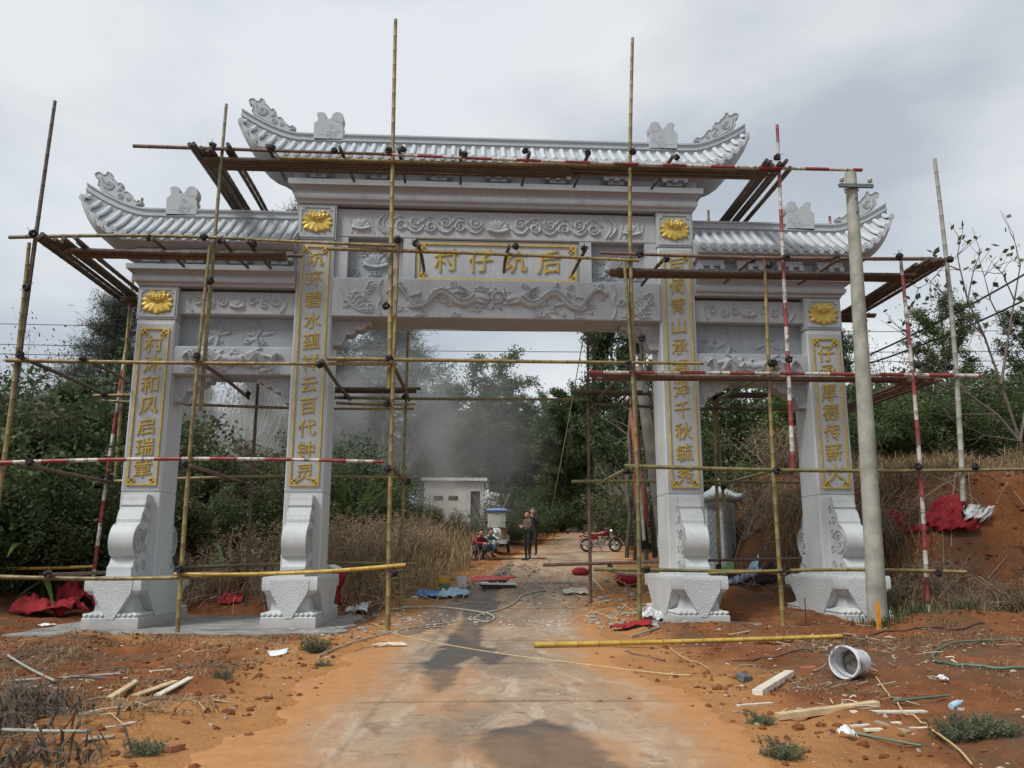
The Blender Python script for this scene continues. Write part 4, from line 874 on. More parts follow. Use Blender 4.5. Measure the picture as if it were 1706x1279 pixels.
m = MB(); m.tube([tuple(b1-np.array([0, 0, .6])+(t1-b1)*k/6*1.25) for k in range(7)], [.2-.01*k for k in range(7)], 14); tag(m.build('utility_pole', 'concrete_pole', org=tuple(b1), smooth=50), 'pale concrete pole standing behind the right inner pillar', 'utility pole')
for k, (z, a) in enumerate(((533, 545), (567, 577), (583, 592))):
    p, q = at(-400, z-3, 24), at(2100, z+12, 30)
    wire('power_line', sag(p, q, .5), .022, 'wire', ['topmost', 'middle', 'lowest'][k]+' of the thin power lines crossing the sky behind the gate', 'cable', 'power lines')
wire('overhead_cable', sag(at(1400, 612, .8), at(1760, 425, -3), .12), .024, 'wire_near', 'upper of two dark cables rising to the right edge', 'cable', 'cables right of the gate')
wire('overhead_cable', sag(at(1440, 608, .9), at(1770, 468, -2.8), .12), .024, 'wire_near', 'lower of two dark cables rising to the right edge', 'cable', 'cables right of the gate')
wire('rope', sag(at(979, 520, 1.6), gp(912, 878), .25), .016, 'rope_pale', 'pale rope hanging slack from the scaffold down to the road', 'rope')

# ================================================================== TREES AND PLANTS
NR = np.random.default_rng(7)
def unit(a): return a/np.maximum(np.linalg.norm(a, axis=-1, keepdims=True), 1e-9)
def leafV(C, D, L, W, rng):
    n = len(C); p = unit(np.cross(D, unit(rng.normal(size=(n, 3))))); L = L*rng.uniform(.65, 1.3, (n, 1)); W = W*rng.uniform(.7, 1.25, (n, 1))
    return np.stack([C, C+D*L*.45+p*W*.5, C+D*L, C+D*L*.45-p*W*.5], 1).reshape(-1, 3)
def limb(m, p, d, L, r, rng, n=6, wob=.25, rise=.0, sides=5):
    P = [np.array(p, float)]; d = unit(np.array(d, float))
    for k in range(n): d = unit(d+rng.normal(size=3)*wob*.35+np.array([0, 0, rise])); P.append(P[-1]+d*L/n)
    m.tube(P, [max(.006, r*(1-.85*k/n)) for k in range(n+1)], sides, False); return P
def make_tree(seed, H, cb, cr, nl, ll, lw, kind='broad', tr=.02, lean=0., nlimb=18):
    rng = np.random.default_rng(seed); m = MB(); T = [np.array([0, 0, -.4])]; d = np.array([lean, 0, 1.])
    for k in range(9): d = unit(d+np.r_[rng.normal(size=2)*.07, .06]); T.append(T[-1]+d*(H*.93+.4)/9)
    R0 = H*tr; m.tube(T, [R0*(1.25 if k == 0 else 1-.088*k) for k in range(10)], 8); tips = []
    for k in range(nlimb):
        t = cb+(.97-cb)*(k+.5)/nlimb; i = t*9; a = min(8, int(i)); p = T[a]+(T[a+1]-T[a])*(i-a); az = k*2.4+rng.uniform(-.4, .4); u = (t-cb)/(1-cb)
        prof = {'broad': math.sin(math.pi*min(1, .22+.68*u))**.7, 'casu': (1-u)**.7*.95+.08, 'open': .35+.65*math.sin(math.pi*min(1, .15+.8*u)), 'umbrella': .55+.45*u}[kind]
        L = cr*prof*rng.uniform(.75, 1.15); el = {'broad': .35+.5*u, 'casu': .25, 'open': .7, 'umbrella': .45}[kind]
        P = limb(m, p, (math.cos(az)*math.cos(el), math.sin(az)*math.cos(el), math.sin(el)), L, R0*(.42-.25*u), rng, 6, .3, .06 if kind != 'casu' else -.02)
        for q in range(2, 7):
            for s in range(2 if kind != 'casu' else 3):
                dd = unit(P[q]-P[q-1])+rng.normal(size=3)*.65; Q = limb(m, P[q], dd, L*rng.uniform(.18, .38), R0*.07, rng, 3, .4, .05, 4); tips += [Q[-1], Q[-2]]
            tips.append(P[q])
    tips = np.array(tips); n = nl; ci = rng.integers(0, len(tips), n); sp = cr*.13
    if kind == 'casu':
        C = tips[ci]+rng.normal(size=(n, 3))*sp*np.array([1, 1, .8]); D = unit(rng.normal(size=(n, 3))*.55+np.array([0, 0, -.25])+unit(C-np.array([0, 0, H*.45]))*.5)
    else:
        wgt = rng.uniform(.3, 1.2, len(tips)); ci = rng.choice(len(tips), n, p=wgt/wgt.sum()); C = tips[ci]+unit(rng.normal(size=(n, 3)))*sp*rng.uniform(.1, 1.25, (n, 1))*np.array([1.15, 1.15, .75]); D = unit(rng.normal(size=(n, 3))+np.array([0, 0, -.15]))
    return m, leafV(C, D, ll, lw, rng)
PROTO = {}
def proto(key, H, m, V, bark, leaf):
    me = bpy.data.meshes.new('trunk'); me.from_pydata(m.v, [], m.f); me.materials.append(M[bark]); me.shade_smooth()
    o = quads('crown', V, leaf); cm = o.data; bpy.data.objects.remove(o); PROTO[key] = (H, me, cm)
for k, (sd, cr, leaf) in enumerate(((1, 3.3, 'leaf_dark'), (2, 2.8, 'leaf_mid'), (3, 3.6, 'leaf_dark'), (4, 2.6, 'leaf_olive'))):
    proto('broad%d' % k, 10, *make_tree(sd, 10, .28, cr, 24000, .19, .095, 'broad'), 'bark', leaf)
for k, sd in enumerate((11, 12)): proto('casu%d' % k, 12, *make_tree(sd, 12, .22, 2.3, 30000, .40, .024, 'casu', .014, 0, 30), 'bark', 'leaf_needle')
for k, (sd, leaf) in enumerate(((21, 'leaf_dark'), (22, 'leaf_mid'))): proto('open%d' % k, 12, *make_tree(sd, 12, .40, 3.0, 15000, .18, .085, 'open', .014, .05, 15), 'bark_grey', leaf)
proto('umbrella', 10, *make_tree(31, 10, .50, 3.8, 20000, .18, .10, 'umbrella', .016, 0, 16), 'bark_grey', 'leaf_mid')
proto('gum', 12, *make_tree(33, 12, .55, 3.2, 5000, .32, .07, 'open', .022, .16, 13), 'bark_pale', 'leaf_olive')
def make_bush(seed, H, cr, nl, ll, lw, stems=16, up_=.8):
    rng = np.random.default_rng(seed); m = MB(); tips = []
    for k in range(stems):
        az = rng.uniform(0, 6.28); P = limb(m, (rng.normal()*.15*cr, rng.normal()*.15*cr, -.1), (math.cos(az)*.7, math.sin(az)*.7, up_), H*rng.uniform(.75, 1.1), .02*H/2, rng, 6, .35, .05, 4)
        for q in range(2, 7):
            Q = limb(m, P[q], unit(P[q]-P[q-1])+rng.normal(size=3)*.8, H*.25, .008, rng, 3, .4, 0, 3); tips += [Q[-1], Q[-2], P[q]]
    tips = np.array(tips)
    if nl == 0: return m, None
    C = tips[rng.integers(0, len(tips), nl)]+unit(rng.normal(size=(nl, 3)))*H*.12*rng.uniform(.1, 1.2, (nl, 1)); D = unit(rng.normal(size=(nl, 3))+np.array([0, 0, .1])); return m, leafV(C, D, ll, lw, rng)
for k, (sd, leaf) in enumerate(((41, 'leaf_dark'), (42, 'leaf_mid'), (43, 'leaf_olive'), (44, 'leaf_bright'))): proto('bush%d' % k, 2.4, *make_bush(sd, 2.4, 1.6, 8000, .11, .055), 'twig', leaf)
proto('scrub', 2.4, *make_bush(47, 2.4, 1.4, 1500, .12, .05, 26, 1.3), 'twig_pale', 'leaf_dry')
proto('bare', 5.0, *make_bush(48, 5.0, 1.2, 700, .13, .06, 14, 1.8), 'twig_pale', 'leaf_olive')
proto('weed', .6, *make_bush(49, .6, .6, 1700, .06, .035, 30, .8), 'twig', 'leaf_weed')
# strap-leaved clump
def make_strap(seed, H, n, wd=.06):
    rng = np.random.default_rng(seed); V = []
    for k in range(n):
        az = rng.uniform(0, 6.28); el = rng.uniform(.5, 1.35); L = H*rng.uniform(.8, 1.4); d = np.array([math.cos(az), math.sin(az), 0]); s = np.array([-d[1], d[0], 0]); p = np.array([rng.normal()*.12, rng.normal()*.12, 0.]); S = 7; P = []
        for j in range(S+1): t = j/S; P.append(p+d*L*math.cos(el)*t*(1+.3*t)+np.array([0, 0, L*(math.sin(el)*t-.55*t*t*math.cos(el)-.15*t*t)]))
        w_ = [wd*math.sin(math.pi*min(1, .15+.85*j/S))+.004 for j in range(S+1)]
        for j in range(S): V += [P[j]-s*w_[j], P[j]+s*w_[j], P[j+1]+s*w_[j+1], P[j+1]-s*w_[j+1]]
    return MB().tube([(0, 0, -.1), (0, 0, .25)], .05, 6), np.array(V)
proto('strap', 1.6, *make_strap(51, 1.6, 55), 'twig', 'leaf_bright'); proto('strapdark', 1.6, *make_strap(52, 1.6, 60, .045), 'twig', 'leaf_mid')
PR = random.Random(23)
def zone(u):                                   # where in the picture a plant shows
    for lim, z in ((140, 'left of the left outer pillar'), (300, 'beside the left outer pillar'), (500, 'in the left side opening'), (720, 'in the left part of the main opening'), (880, 'in the middle of the main opening'), (1090, 'in the right part of the main opening'), (1340, 'in the right side opening'), (1480, 'around the utility pole'), (1600, 'left of the grey scaffold pole')):
        if u < lim: return z
    return 'at the right edge'
def plant(key, name, label, cat, x, y, h, wx=1., group=None, z=None):
    H, tm, cm = PROTO[key]; zb = (gz(x, y) if z is None else z)-.05; o = thing(name, label, cat, (x, y, zb), group); s = h/H; o.scale = (s*wx, s*wx, s); o.rotation_euler = (0, 0, PR.uniform(0, 6.28))
    for nm, me in (('trunk' if cat == 'tree' else 'stems', tm), ('crown' if cat == 'tree' else 'foliage', cm)):
        c = bpy.data.objects.new(nm, me); COL.objects.link(c); c.parent = o
    return o
def plant_px(key, name, label, cat, u, vtop, Y, wx=1., group=None):
    p = at(u, vtop, Y); zb = gz(p[0], Y); return plant(key, name, label, cat, p[0], Y, max(.3, p[2]-zb), wx, group)
WOOD = 'wood behind the gate'; T_ = 'tree'
# individually recognisable trees
plant_px('casu0', 'casuarina_tree', 'feathery tall casuarina rising left of the left outer pillar', T_, 178, 470, 15, 1.15)
plant_px('broad1', 'broadleaf_tree', 'leafy green tree in front of the casuarina at left', T_, 125, 640, 11, 1.15)
plant_px('broad2', 'broadleaf_tree', 'broad dark tree at the left edge behind the scaffold', T_, 20, 690, 12, 1.2)
plant_px('casu1', 'casuarina_tree', 'grey feathery casuarina seen through the main opening beside its left scaffold poles', T_, 640, 470, 20, 1.35)
plant_px('casu0', 'casuarina_tree', 'feathery casuarina right beside the left inner pillar in the main opening', T_, 590, 505, 22, 1.1)
plant_px('casu0', 'casuarina_tree', 'smoky casuarina in the left side opening nearest the left inner pillar', T_, 455, 590, 21, 1.0)
plant_px('casu1', 'casuarina_tree', 'smoky casuarina in the left side opening nearest the left outer pillar', T_, 345, 600, 22, 1.1)
plant_px('umbrella', 'broadleaf_tree', 'tall tree with flat green crown above the white hut', T_, 762, 617, 31, 1.25)
plant_px('open0', 'broadleaf_tree', 'slender tree with small round top in the middle of the main opening', T_, 878, 650, 33, 1.0)
plant_px('open1', 'broadleaf_tree', 'thin tree with tufted top left of the hanging rope', T_, 916, 652, 36, .8)
plant_px('broad0', 'broadleaf_tree', 'dark tree rising behind the right inner scaffold uprights', T_, 1030, 540, 22, .8)
plant_px('gum', 'gum_tree', 'pale leaning trunk with sparse crown in the right side opening', T_, 1222, 560, 11, 1.1)
plant_px('broad1', 'broadleaf_tree', 'green tree beyond the bank in the right side opening', T_, 1320, 655, 17, 1.)
plant_px('open0', 'broadleaf_tree', 'tree with thin leafy top between right outer pillar and utility pole', T_, 1412, 540, 17, .9)
plant_px('open1', 'broadleaf_tree', 'tall open tree right of the grey scaffold pole', T_, 1590, 500, 14, 1.15)
plant_px('open0', 'broadleaf_tree', 'dark open tree at the right edge of the picture', T_, 1690, 515, 15, 1.1)
plant_px('broad3', 'broadleaf_tree', 'olive tree behind the utility pole, low on the bank', T_, 1470, 690, 15, 1.2)
plant_px('casu1', 'casuarina_tree', 'small feathery tree tip showing just left of the main cornice', T_, 480, 318, 27, .8)
# the wood: trees nothing tells apart
for k in range(54):
    u = -90+k*35+PR.uniform(-18, 18); Y = PR.uniform(26, 50); v = PR.uniform(650, 715)
    if 985 < u < 1100: v = PR.uniform(600, 680)
    if (540 < u < 690 or 320 < u < 470) and k % 3: continue
    if 520 < u < 700: v = PR.uniform(600, 680)
    plant_px(PR.choice(('broad0', 'broad1', 'broad2', 'broad3', 'broad1', 'open0', 'open1', 'umbrella')), 'wood_tree', 'dark broadleaf tree of the nearer wood '+zone(u), T_, u, v, Y, PR.uniform(.95, 1.35), 'near wood '+zone(u))
for k in range(34):
    u = -60+k*54+PR.uniform(-20, 20); Y = PR.uniform(50, 66)
    plant_px(PR.choice(('broad0', 'broad2', 'broad1')), 'wood_tree', 'low dark tree of the farthest wood '+zone(u), T_, u, PR.uniform(690, 740), Y, 1.6, 'far wood '+zone(u))
for k in range(46):
    u = 20+k*36+PR.uniform(-14, 14); Y = PR.uniform(17, 27); x = at(u, 850, Y)[0]
    if abs(x-road_x(Y)) < 3.4 or 660 < u < 980: continue
    plant('bare', 'bare_sapling', 'pale bare sapling along the wood edge '+zone(u), 'shrub', x, Y, PR.uniform(4.5, 8.5), PR.uniform(.5, .8), 'saplings '+zone(u))
# undergrowth
def off_road(x, y, m_=2.9): return abs(x-float(road_x(y))) > m_
cnt = 0
for k in range(400):
    if cnt >= 74: break
    y = PR.uniform(10, 26); x = PR.uniform(-24, 26)
    if not off_road(x, y, 3.2+.06*y) or (-7 < x < -1 and 16 < y < 24): continue
    if x > road_x(y) and y < 17.5: continue
    _d = np.array([x, y, 2.5])-CAM; _u = PW/2+CF*float(_d@_R)/float(_d@_F)
    if 590 < _u < 890 and y < 24: continue
    cnt += 1; plant(PR.choice(('bush0', 'bush1', 'bush2', 'bush2', 'scrub', 'bush3')), 'undergrowth_shrub', 'leafy undergrowth shrub along the wood edge '+zone(_u), 'shrub', x, y, PR.uniform(1.6, 3.6), 1.25, 'undergrowth '+zone(_u))
LB_ = 'left bushes'
for k, (u, v, Y, h, key) in enumerate(((20, 830, 3.4, 3.4, 'bush1'), (75, 800, 4.0, 3.6, 'bush0'), (130, 790, 5.5, 3.4, 'bush1'), (40, 720, 5.5, 4.4, 'bush0'), (-20, 760, 4.5, 4.2, 'bush2'), (150, 860, 3.8, 2.4, 'bush0'), (110, 740, 8, 4.6, 'bush0'), (190, 760, 8, 4.0, 'bush2'), (225, 850, 5, 2.4, 'bush1'), (10, 900, 3.0, 2.0, 'bush0'), (95, 900, 3.6, 1.9, 'bush2'),
        (330, 840, 6.5, 2.4, 'bush2'), (390, 860, 6.2, 1.9, 'bush1'), (450, 830, 7.5, 2.3, 'bush2'), (300, 800, 9, 3.2, 'bush1'), (420, 790, 10, 2.8, 'bush2'), (590, 830, 10, 2.3, 'bush1'), (560, 800, 11, 2.8, 'bush0'))):
    x = at(u, v, Y)[0]; plant(key, 'shrub', 'dense '+('dark green', 'mid green', 'olive')[('bush0', 'bush1', 'bush2').index(key)]+(' low' if h < 2.5 else ' tall')+' shrub '+zone(u), 'shrub', x, Y, h, 1.15, 'left shrubs '+zone(u))
plant('strap', 'reed_clump', 'bright strap-leaved clump at the left edge above the dark shrubs', 'plant', at(62, 730, 3.5)[0], 3.5, 3.9, .75); plant('strapdark', 'reed_clump', 'dark arching strap-leaved clump low at the left edge', 'plant', at(25, 850, 3.0)[0], 3.0, 2.7, .9)
plant('strapdark', 'reed_clump', 'arching leaf clump beside the left outer pillar foot', 'plant', at(120, 880, 4.2)[0], 4.2, 2.4, 1.); plant('strap', 'reed_clump', 'green strap-leaved clump right of the left inner pillar', 'plant', at(585, 800, 9)[0], 9, 2.4, .9)
plant('strapdark', 'reed_clump', 'strap-leaved clump in the left side opening', 'plant', at(350, 800, 6)[0], 6, 2.6, 1.)
for k, (u, v, Y, h, key) in enumerate(((705, 850, 13, 1.0, 'bush2'), (745, 838, 14, 1.0, 'bush1'), (680, 860, 12, 1.1, 'bush2'), (790, 850, 14.5, .9, 'bush2'))):
    plant(key, 'hut_shrub', 'pale green shrub in front of the white hut', 'shrub', at(u, v, Y)[0], Y, h, 1.1, 'shrubs before the hut')
for u, Y, h in ((822, 16, 3.2), (1075, 17, 4.2), (1095, 15, 3.8), (1060, 18, 4.6)):
    x = at(u, 850, Y)[0]; plant('bare', 'bare_sapling', 'pale bare sapling tangle '+('before the white hut' if u < 900 else 'beside the road behind the motorcycle'), 'shrub', x, Y, h, .8, 'saplings by the hut' if u < 900 else 'saplings by the motorcycle')
for u, Y, h in ((1060, 17.5, 2.4), (1085, 16.5, 2.4), (1110, 15, 2.2), (1050, 20, 2.6), (1135, 13, 2.4), (1045, 23, 2.6)):
    plant(PR.choice(('scrub', 'bush2', 'bush1')), 'roadside_shrub', 'olive shrub on the right verge behind the motorcycle', 'shrub', at(u, 850, Y)[0], Y, h, 1.2, 'shrubs behind the motorcycle')
for u, Y, h in ((860, 21, 2.0), (840, 18, 1.8), (900, 26, 2.2), (930, 30, 2.4), (970, 34, 2.6), (1000, 33, 2.6), (880, 29, 2.5), (950, 37, 3.5), (905, 35, 3.5)):
    plant(PR.choice(('bush0', 'bush1')), 'verge_shrub', 'dark shrub where the road bends into the wood', 'shrub', at(u, 860, Y)[0], Y, h, 1.4, 'shrubs at the road bend')
for u, Y, h, key in ((1430, 7, 1.8, 'bush1'), (1480, 8, 2.2, 'bush3'), (1530, 7, 2.0, 'bush1'), (1570, 8, 2.4, 'bush3'), (1625, 7, 2.0, 'bush1'), (1680, 8, 2.4, 'bush0'), (1500, 11, 3.0, 'bush0'), (1600, 12, 3.2, 'bush0'), (1700, 11, 3., 'bush1'), (1650, 10, 2.6, 'bush3'), (1440, 11, 2.8, 'bush0'), (1555, 10, 2.6, 'bush2')):
    plant(key, 'bank_shrub', {'bush0': 'dark', 'bush1': 'green', 'bush2': 'olive', 'bush3': 'bright green'}[key]+' shrub on top of the red bank '+zone(u), 'shrub', at(u, 760, Y)[0], Y, h, 1.25, 'bank shrubs '+zone(u))
for u, Y, h, key in ((1200, 9.5, 3.2, 'bush1'), (1250, 11, 3.2, 'bush3'), (1300, 11, 3.4, 'bush1'), (1340, 10, 2.8, 'bush3'), (1215, 12, 4.0, 'bush0')):
    plant(key, 'bank_shrub', ('bright' if key == 'bush3' else 'dark' if key == 'bush0' else 'mid')+' green shrub behind the bank in the right side opening', 'shrub', at(u, 760, Y)[0], Y, h, 1.2, 'shrubs in the right opening')
for u, v, Y, h in ((1260, 840, 6.3, 1.3), (1300, 830, 6.6, 1.5), (1330, 850, 6.2, 1.2), (1245, 870, 5.8, 1.1), (1310, 890, 5.2, .9), (1490, 830, 2.6, 1.1), (1500, 930, .9, .8), (1600, 950, .2, .7), (1690, 940, -.4, .7), (1620, 980, -.6, .6), (1560, 920, .6, .8)):
    plant('scrub', 'dead_brush', 'dry brown brush on the slope '+('in the right side opening' if u < 1400 else 'of the red bank at right'), 'brush', at(u, v, Y)[0], Y, h, 1.4, 'dead brush in the right opening' if u < 1400 else 'dead brush on the right bank')
for u, v, Y, h in ((520, 880, 5.5, 1.5), (600, 880, 6, 1.3), (640, 880, 6.5, 1.4), (580, 890, 5, 1.1), (690, 890, 7.5, 1.2), (340, 880, 4.5, 1.3), (270, 900, 4, 1.0), (440, 890, 4.8, 1.3), (390, 880, 5, 1.4), (380, 900, 4, 1.0), (310, 930, 3.4, .8), (450, 930, 3.5, .9)):
    plant('scrub', 'dead_brush', 'dry straw-coloured brush '+zone(u), 'brush', at(u, v, Y)[0], Y, h, 1.4, 'dead brush '+zone(u))
# trunks behind the right inner pillar
for k, (u0, v0, u1, v1, r, b) in enumerate(((1046, 900, 1052, 560, .05, 'bark_grey'), (1060, 905, 1066, 540, .07, 'bark'), (1078, 905, 1074, 560, .05, 'bark_grey'), (1090, 900, 1090, 580, .06, 'bark'))):
    p, q = at(u0, v0, 5.5), at(u1, v1, 5.6); rng = np.random.default_rng(60+k); m = MB(); P = [tuple(p+(q-p)*t+np.array([rng.normal()*.05, rng.normal()*.05, -.5*(t == 0)])) for t in np.linspace(0, 1, 9)]
    m.tube(P, [r*(1.3-.5*t) for t in np.linspace(0, 1, 9)], 9); o = thing('bare_tree', 'bare grey-brown trunk in the row behind the right inner pillar', T_, P[0], 'trunks behind the right inner pillar'); m.build('trunk', b, o, smooth=60)
    m = MB()
    for j in range(7): s = P[3+j % 5]; limb(m, s, (rng.normal(), rng.normal(), 1.2), 1.6, .025, rng, 6, .4)
    m.build('branches', 'twig', o, smooth=60)
# the half-bare tree hanging in from the right edge
BT = thing('bare_branched_tree', 'half-bare tree with a few broad leaves reaching in from the right edge', T_, tuple(at(1725, 790, 1.)))
BR = [[(1725, 800), (1700, 735), (1660, 690), (1610, 655), (1570, 615), (1545, 575), (1528, 560)], [(1700, 735), (1668, 640), (1640, 560), (1612, 500), (1600, 450), (1595, 425), (1600, 400)], [(1640, 560), (1600, 520), (1575, 495), (1560, 478)], [(1612, 500), (1622, 450), (1632, 425)],
      [(1668, 640), (1680, 560), (1690, 500), (1700, 440), (1690, 400)], [(1680, 560), (1650, 500), (1640, 460), (1655, 445)], [(1610, 655), (1560, 640), (1530, 600), (1510, 560)], [(1660, 690), (1600, 690), (1560, 668), (1540, 640)], [(1600, 450), (1575, 440), (1550, 470), (1530, 480)], [(1690, 500), (1670, 455), (1664, 450)], [(1700, 735), (1640, 725), (1590, 700), (1550, 660)], [(1700, 735), (1715, 640), (1712, 560), (1725, 480)]]
m = MB(); tips = []; rng = np.random.default_rng(77)
for k, b in enumerate(BR):
    P = [at(u, v, 1.+.25*math.sin(k*1.7+j*.5)) for j, (u, v) in enumerate(b)]; r0 = .055 if k == 0 else (.036 if k in (1, 4, 11) else .022)
    m.tube(P, [max(.009, r0*(1-.85*j/(len(P)-1))) for j in range(len(P))], 6)
    for j in range(1, len(P)):
        for q in range(2): Q = limb(m, P[j], unit(P[j]-P[j-1])+rng.normal(size=3)*.5, rng.uniform(.4, .9), .012, rng, 4, .4, .04, 4); tips += Q[2:]
    tips += [P[-1], P[-2]]*3
m.build('branches', 'twig', BT, smooth=60); tips = np.array(tips); hi = tips[tips[:, 2] > 5.0]; C = hi[rng.integers(0, len(hi), 150)]+rng.normal(size=(150, 3))*.05; quads('leaves', leafV(C, unit(rng.normal(size=(150, 3))+np.array([0, 0, .3])), .2, .13, rng), 'leaf_dark', BT, tuple(at(1725, 790, 1.)))
# ---- grasses and litter that nobody could count
def blades(name, x, y, h, wd, lean, mat, label, cat, rng, lift_=0.):
    n = len(x); z = ground_z(x, y)-.02+lift_; az = rng.uniform(0, 6.283, n); d = np.stack([np.cos(az), np.sin(az), 0*az], -1); s = np.stack([-np.sin(az), np.cos(az), 0*az], -1); b = np.stack([x, y, z], -1); le = (lean*rng.uniform(.3, 1.6, n))[:, None]; h = h[:, None]; wd = wd*rng.uniform(.6, 1.5, n)[:, None]
    mid = b+d*h*le*.35+np.array([0, 0, 1])*h*.55; tip = b+d*h*le*1.1+np.array([0, 0, 1])*h*np.clip(1-.35*le, .12, 1)
    V = np.stack([b-s*wd, b+s*wd, mid+s*wd*.8, mid-s*wd*.8, mid-s*wd*.8, mid+s*wd*.8, tip+s*wd*.1, tip-s*wd*.1], 1).reshape(-1, 3); o = quads(name, V, mat); return tag(o, label, cat, None, 'stuff')
def scatter(n, fx, fy, ok, clump=0, cr=.3):
    out_x = []; out_y = []
    while len(out_x) < n:
        x, y = NR.uniform(*fx), NR.uniform(*fy)
        if not ok(x, y): continue
        for q in range(max(1, clump)): out_x.append(x+NR.normal()*cr); out_y.append(y+NR.normal()*cr)
    return np.array(out_x[:n]), np.array(out_y[:n])
x, y = scatter(12000, (-14, 2), (3.2, 15), lambda a, b: a < road_x(b)-2.7-.1*NR.random()-.12*max(0, b-6) , 24, .22); blades('dry_grass', x, y, NR.uniform(.25, 1.05, len(x)), .011, .7, 'leaf_straw', 'dry straw-coloured grass on the left verge', 'grass', NR)
def onbank(a, b): return bool(in_poly(np.array([a]), np.array([b]), BANKP)[0])
x, y = scatter(4500, (5.8, 19), (-4, 9.5), lambda a, b: onbank(a, b) and (a < 10.6 or b < .2) and vnoise(a*.6, b*.6, 9) > .45, 28, .25); blades('bank_grass', x, y, NR.uniform(.15, .7, len(x)), .012, 1.1, 'leaf_brownred', 'dead brown ferns and grass on the right bank', 'grass', NR)
x, y = scatter(5200, (8.5, 17), (-3.5, 6), lambda a, b: onbank(a, b) and (a < 10.6 or b < -.2 or b > 3.6) and vnoise(a*.8+4, b*.8, 19) > .52, 26, .2); blades('straw_grass', x, y, NR.uniform(.2, .75, len(x)), .010, .8, 'leaf_straw', 'golden dry grass on the right bank', 'grass', NR)
x, y = scatter(5200, (-9, -1.8), (-13, -3), lambda a, b: a < road_x(b)-2.6 and vnoise(a*.9, b*.9, 29) > .55, 18, .16); blades('low_grass', x, y, NR.uniform(.03, .16, len(x)), .006, 1.4, 'leaf_dry', 'low dry grass and stubble on the left red soil', 'grass', NR)
x, y = scatter(3000, (2.6, 9), (-13, -3.2), lambda a, b: a > road_x(b)+2.8 and vnoise(a*.9, b*.9, 39) > .6, 14, .15); blades('low_grass', x, y, NR.uniform(.03, .15, len(x)), .006, 1.4, 'leaf_dry', 'low dry grass and stubble on the right red soil', 'grass', NR)
x, y = scatter(620, (-5.4, -3.4), (-12.6, -9.8), lambda a, b: a < -4.05-(b+11)*.5, 16, .13); blades('dead_leaf_heap', x, y, NR.uniform(.1, .36, len(x)), .010, 1.2, 'leaf_greydry', 'grey dead fronds heaped in the bottom left corner', 'grass', NR)
x, y = scatter(420, (7.2, 9.4), (-2.9, -1.4), lambda a, b: True, 12, .12); blades('green_grass', x, y, NR.uniform(.12, .42, len(x)), .009, .8, 'leaf_mid', 'green grass tuft at the foot of the utility pole', 'grass', NR)
# sticks lying on the slopes, stones on the soil
def sticks(name, n, fx, fy, ok, mat, label, L=(.2, .9), zup=.05):
    x, y = scatter(n, fx, fy, ok, 6, .35); m = MB(); rng = np.random.default_rng(n)
    for a, b in zip(x, y):
        z = gz(a, b)+.015; az = rng.uniform(0, 6.28); l = rng.uniform(*L); a2, b2 = a+l*math.cos(az), b+l*math.sin(az); z2_ = gz(a2, b2)+rng.uniform(.0, zup*3)+.01; m.tube([(a, b, z), ((a+a2)/2+rng.normal()*.04, (b+b2)/2+rng.normal()*.04, (z+z2_)/2+rng.uniform(0, zup)), (a2, b2, z2_)], rng.uniform(.004, .010), 4)
    return tag(m.build(name, mat, smooth=0), label, 'twigs', None, 'stuff')
sticks('bank_twigs', 380, (7, 17), (-3, 7), onbank, 'twig_pale', 'pale dead twigs strewn over the right bank', (.3, 1.3), .12)
sticks('ground_twigs', 120, (-8, -2.6), (-12.5, -3), lambda a, b: a < road_x(b)-2.7, 'twig', 'small dead twigs on the left red soil', (.1, .5), .02)
sticks('verge_twigs', 240, (-9, -1), (2.5, 10), lambda a, b: a < road_x(b)-2.7, 'twig_pale', 'pale dead twigs on the left verge', (.3, 1.2), .12)
sticks('soil_twigs', 110, (3, 9), (-12.5, -2.5), lambda a, b: a > road_x(b)+2.7, 'wood_grey', 'small dead twigs on the right red soil', (.08, .4), .02)
def stones(name, n, fx, fy, ok, r, mat, label):
    x, y = scatter(n, fx, fy, ok, 3, .5); z = ground_z(x, y); rng = np.random.default_rng(n+1); rr = r*rng.uniform(.15, 1, n)**4+.006; V = []; F = []
    g_ = (1+5**.5)/2; base = np.array([(-1, g_, 0), (1, g_, 0), (-1, -g_, 0), (1, -g_, 0), (0, -1, g_), (0, 1, g_), (0, -1, -g_), (0, 1, -g_), (g_, 0, -1), (g_, 0, 1), (-g_, 0, -1), (-g_, 0, 1)])/1.9*np.array([1, 1, .65])
    fc = [(0, 11, 5), (0, 5, 1), (0, 1, 7), (0, 7, 10), (0, 10, 11), (1, 5, 9), (5, 11, 4), (11, 10, 2), (10, 7, 6), (7, 1, 8), (3, 9, 4), (3, 4, 2), (3, 2, 6), (3, 6, 8), (3, 8, 9), (4, 9, 5), (2, 4, 11), (6, 2, 10), (8, 6, 7), (9, 8, 1)]
    sq = rng.uniform(.6, 1.4, (n, 1, 3)); P = base[None]*rng.uniform(.7, 1.25, (n, 12, 1))*sq*rr[:, None, None]+np.stack([x, y, z+rr*.15], -1)[:, None]; Fc = (np.array(fc)[None]+12*np.arange(n)[:, None, None]).reshape(-1, 3)
    me = bpy.data.meshes.new(name); me.from_pydata(P.reshape(-1, 3).tolist(), [], Fc.tolist()); me.materials.append(M[mat]); return tag(link(name, me), label, 'stones', None, 'stuff')
stones('gravel', 2600, (-9, 10), (-13.5, 3), lambda a, b: off_road(a, b, 2.2), .030, 'pebble', 'pale gravel and stone chips scattered on the soil')
M['clod'] = M['soil']
stones('soil_clods', 9000, (-10, 12), (-13.5, 1), lambda a, b: off_road(a, b, 2.4) and vnoise(a*.7, b*.7, 55) > .4, .045, 'clod', 'loose clods of red soil')
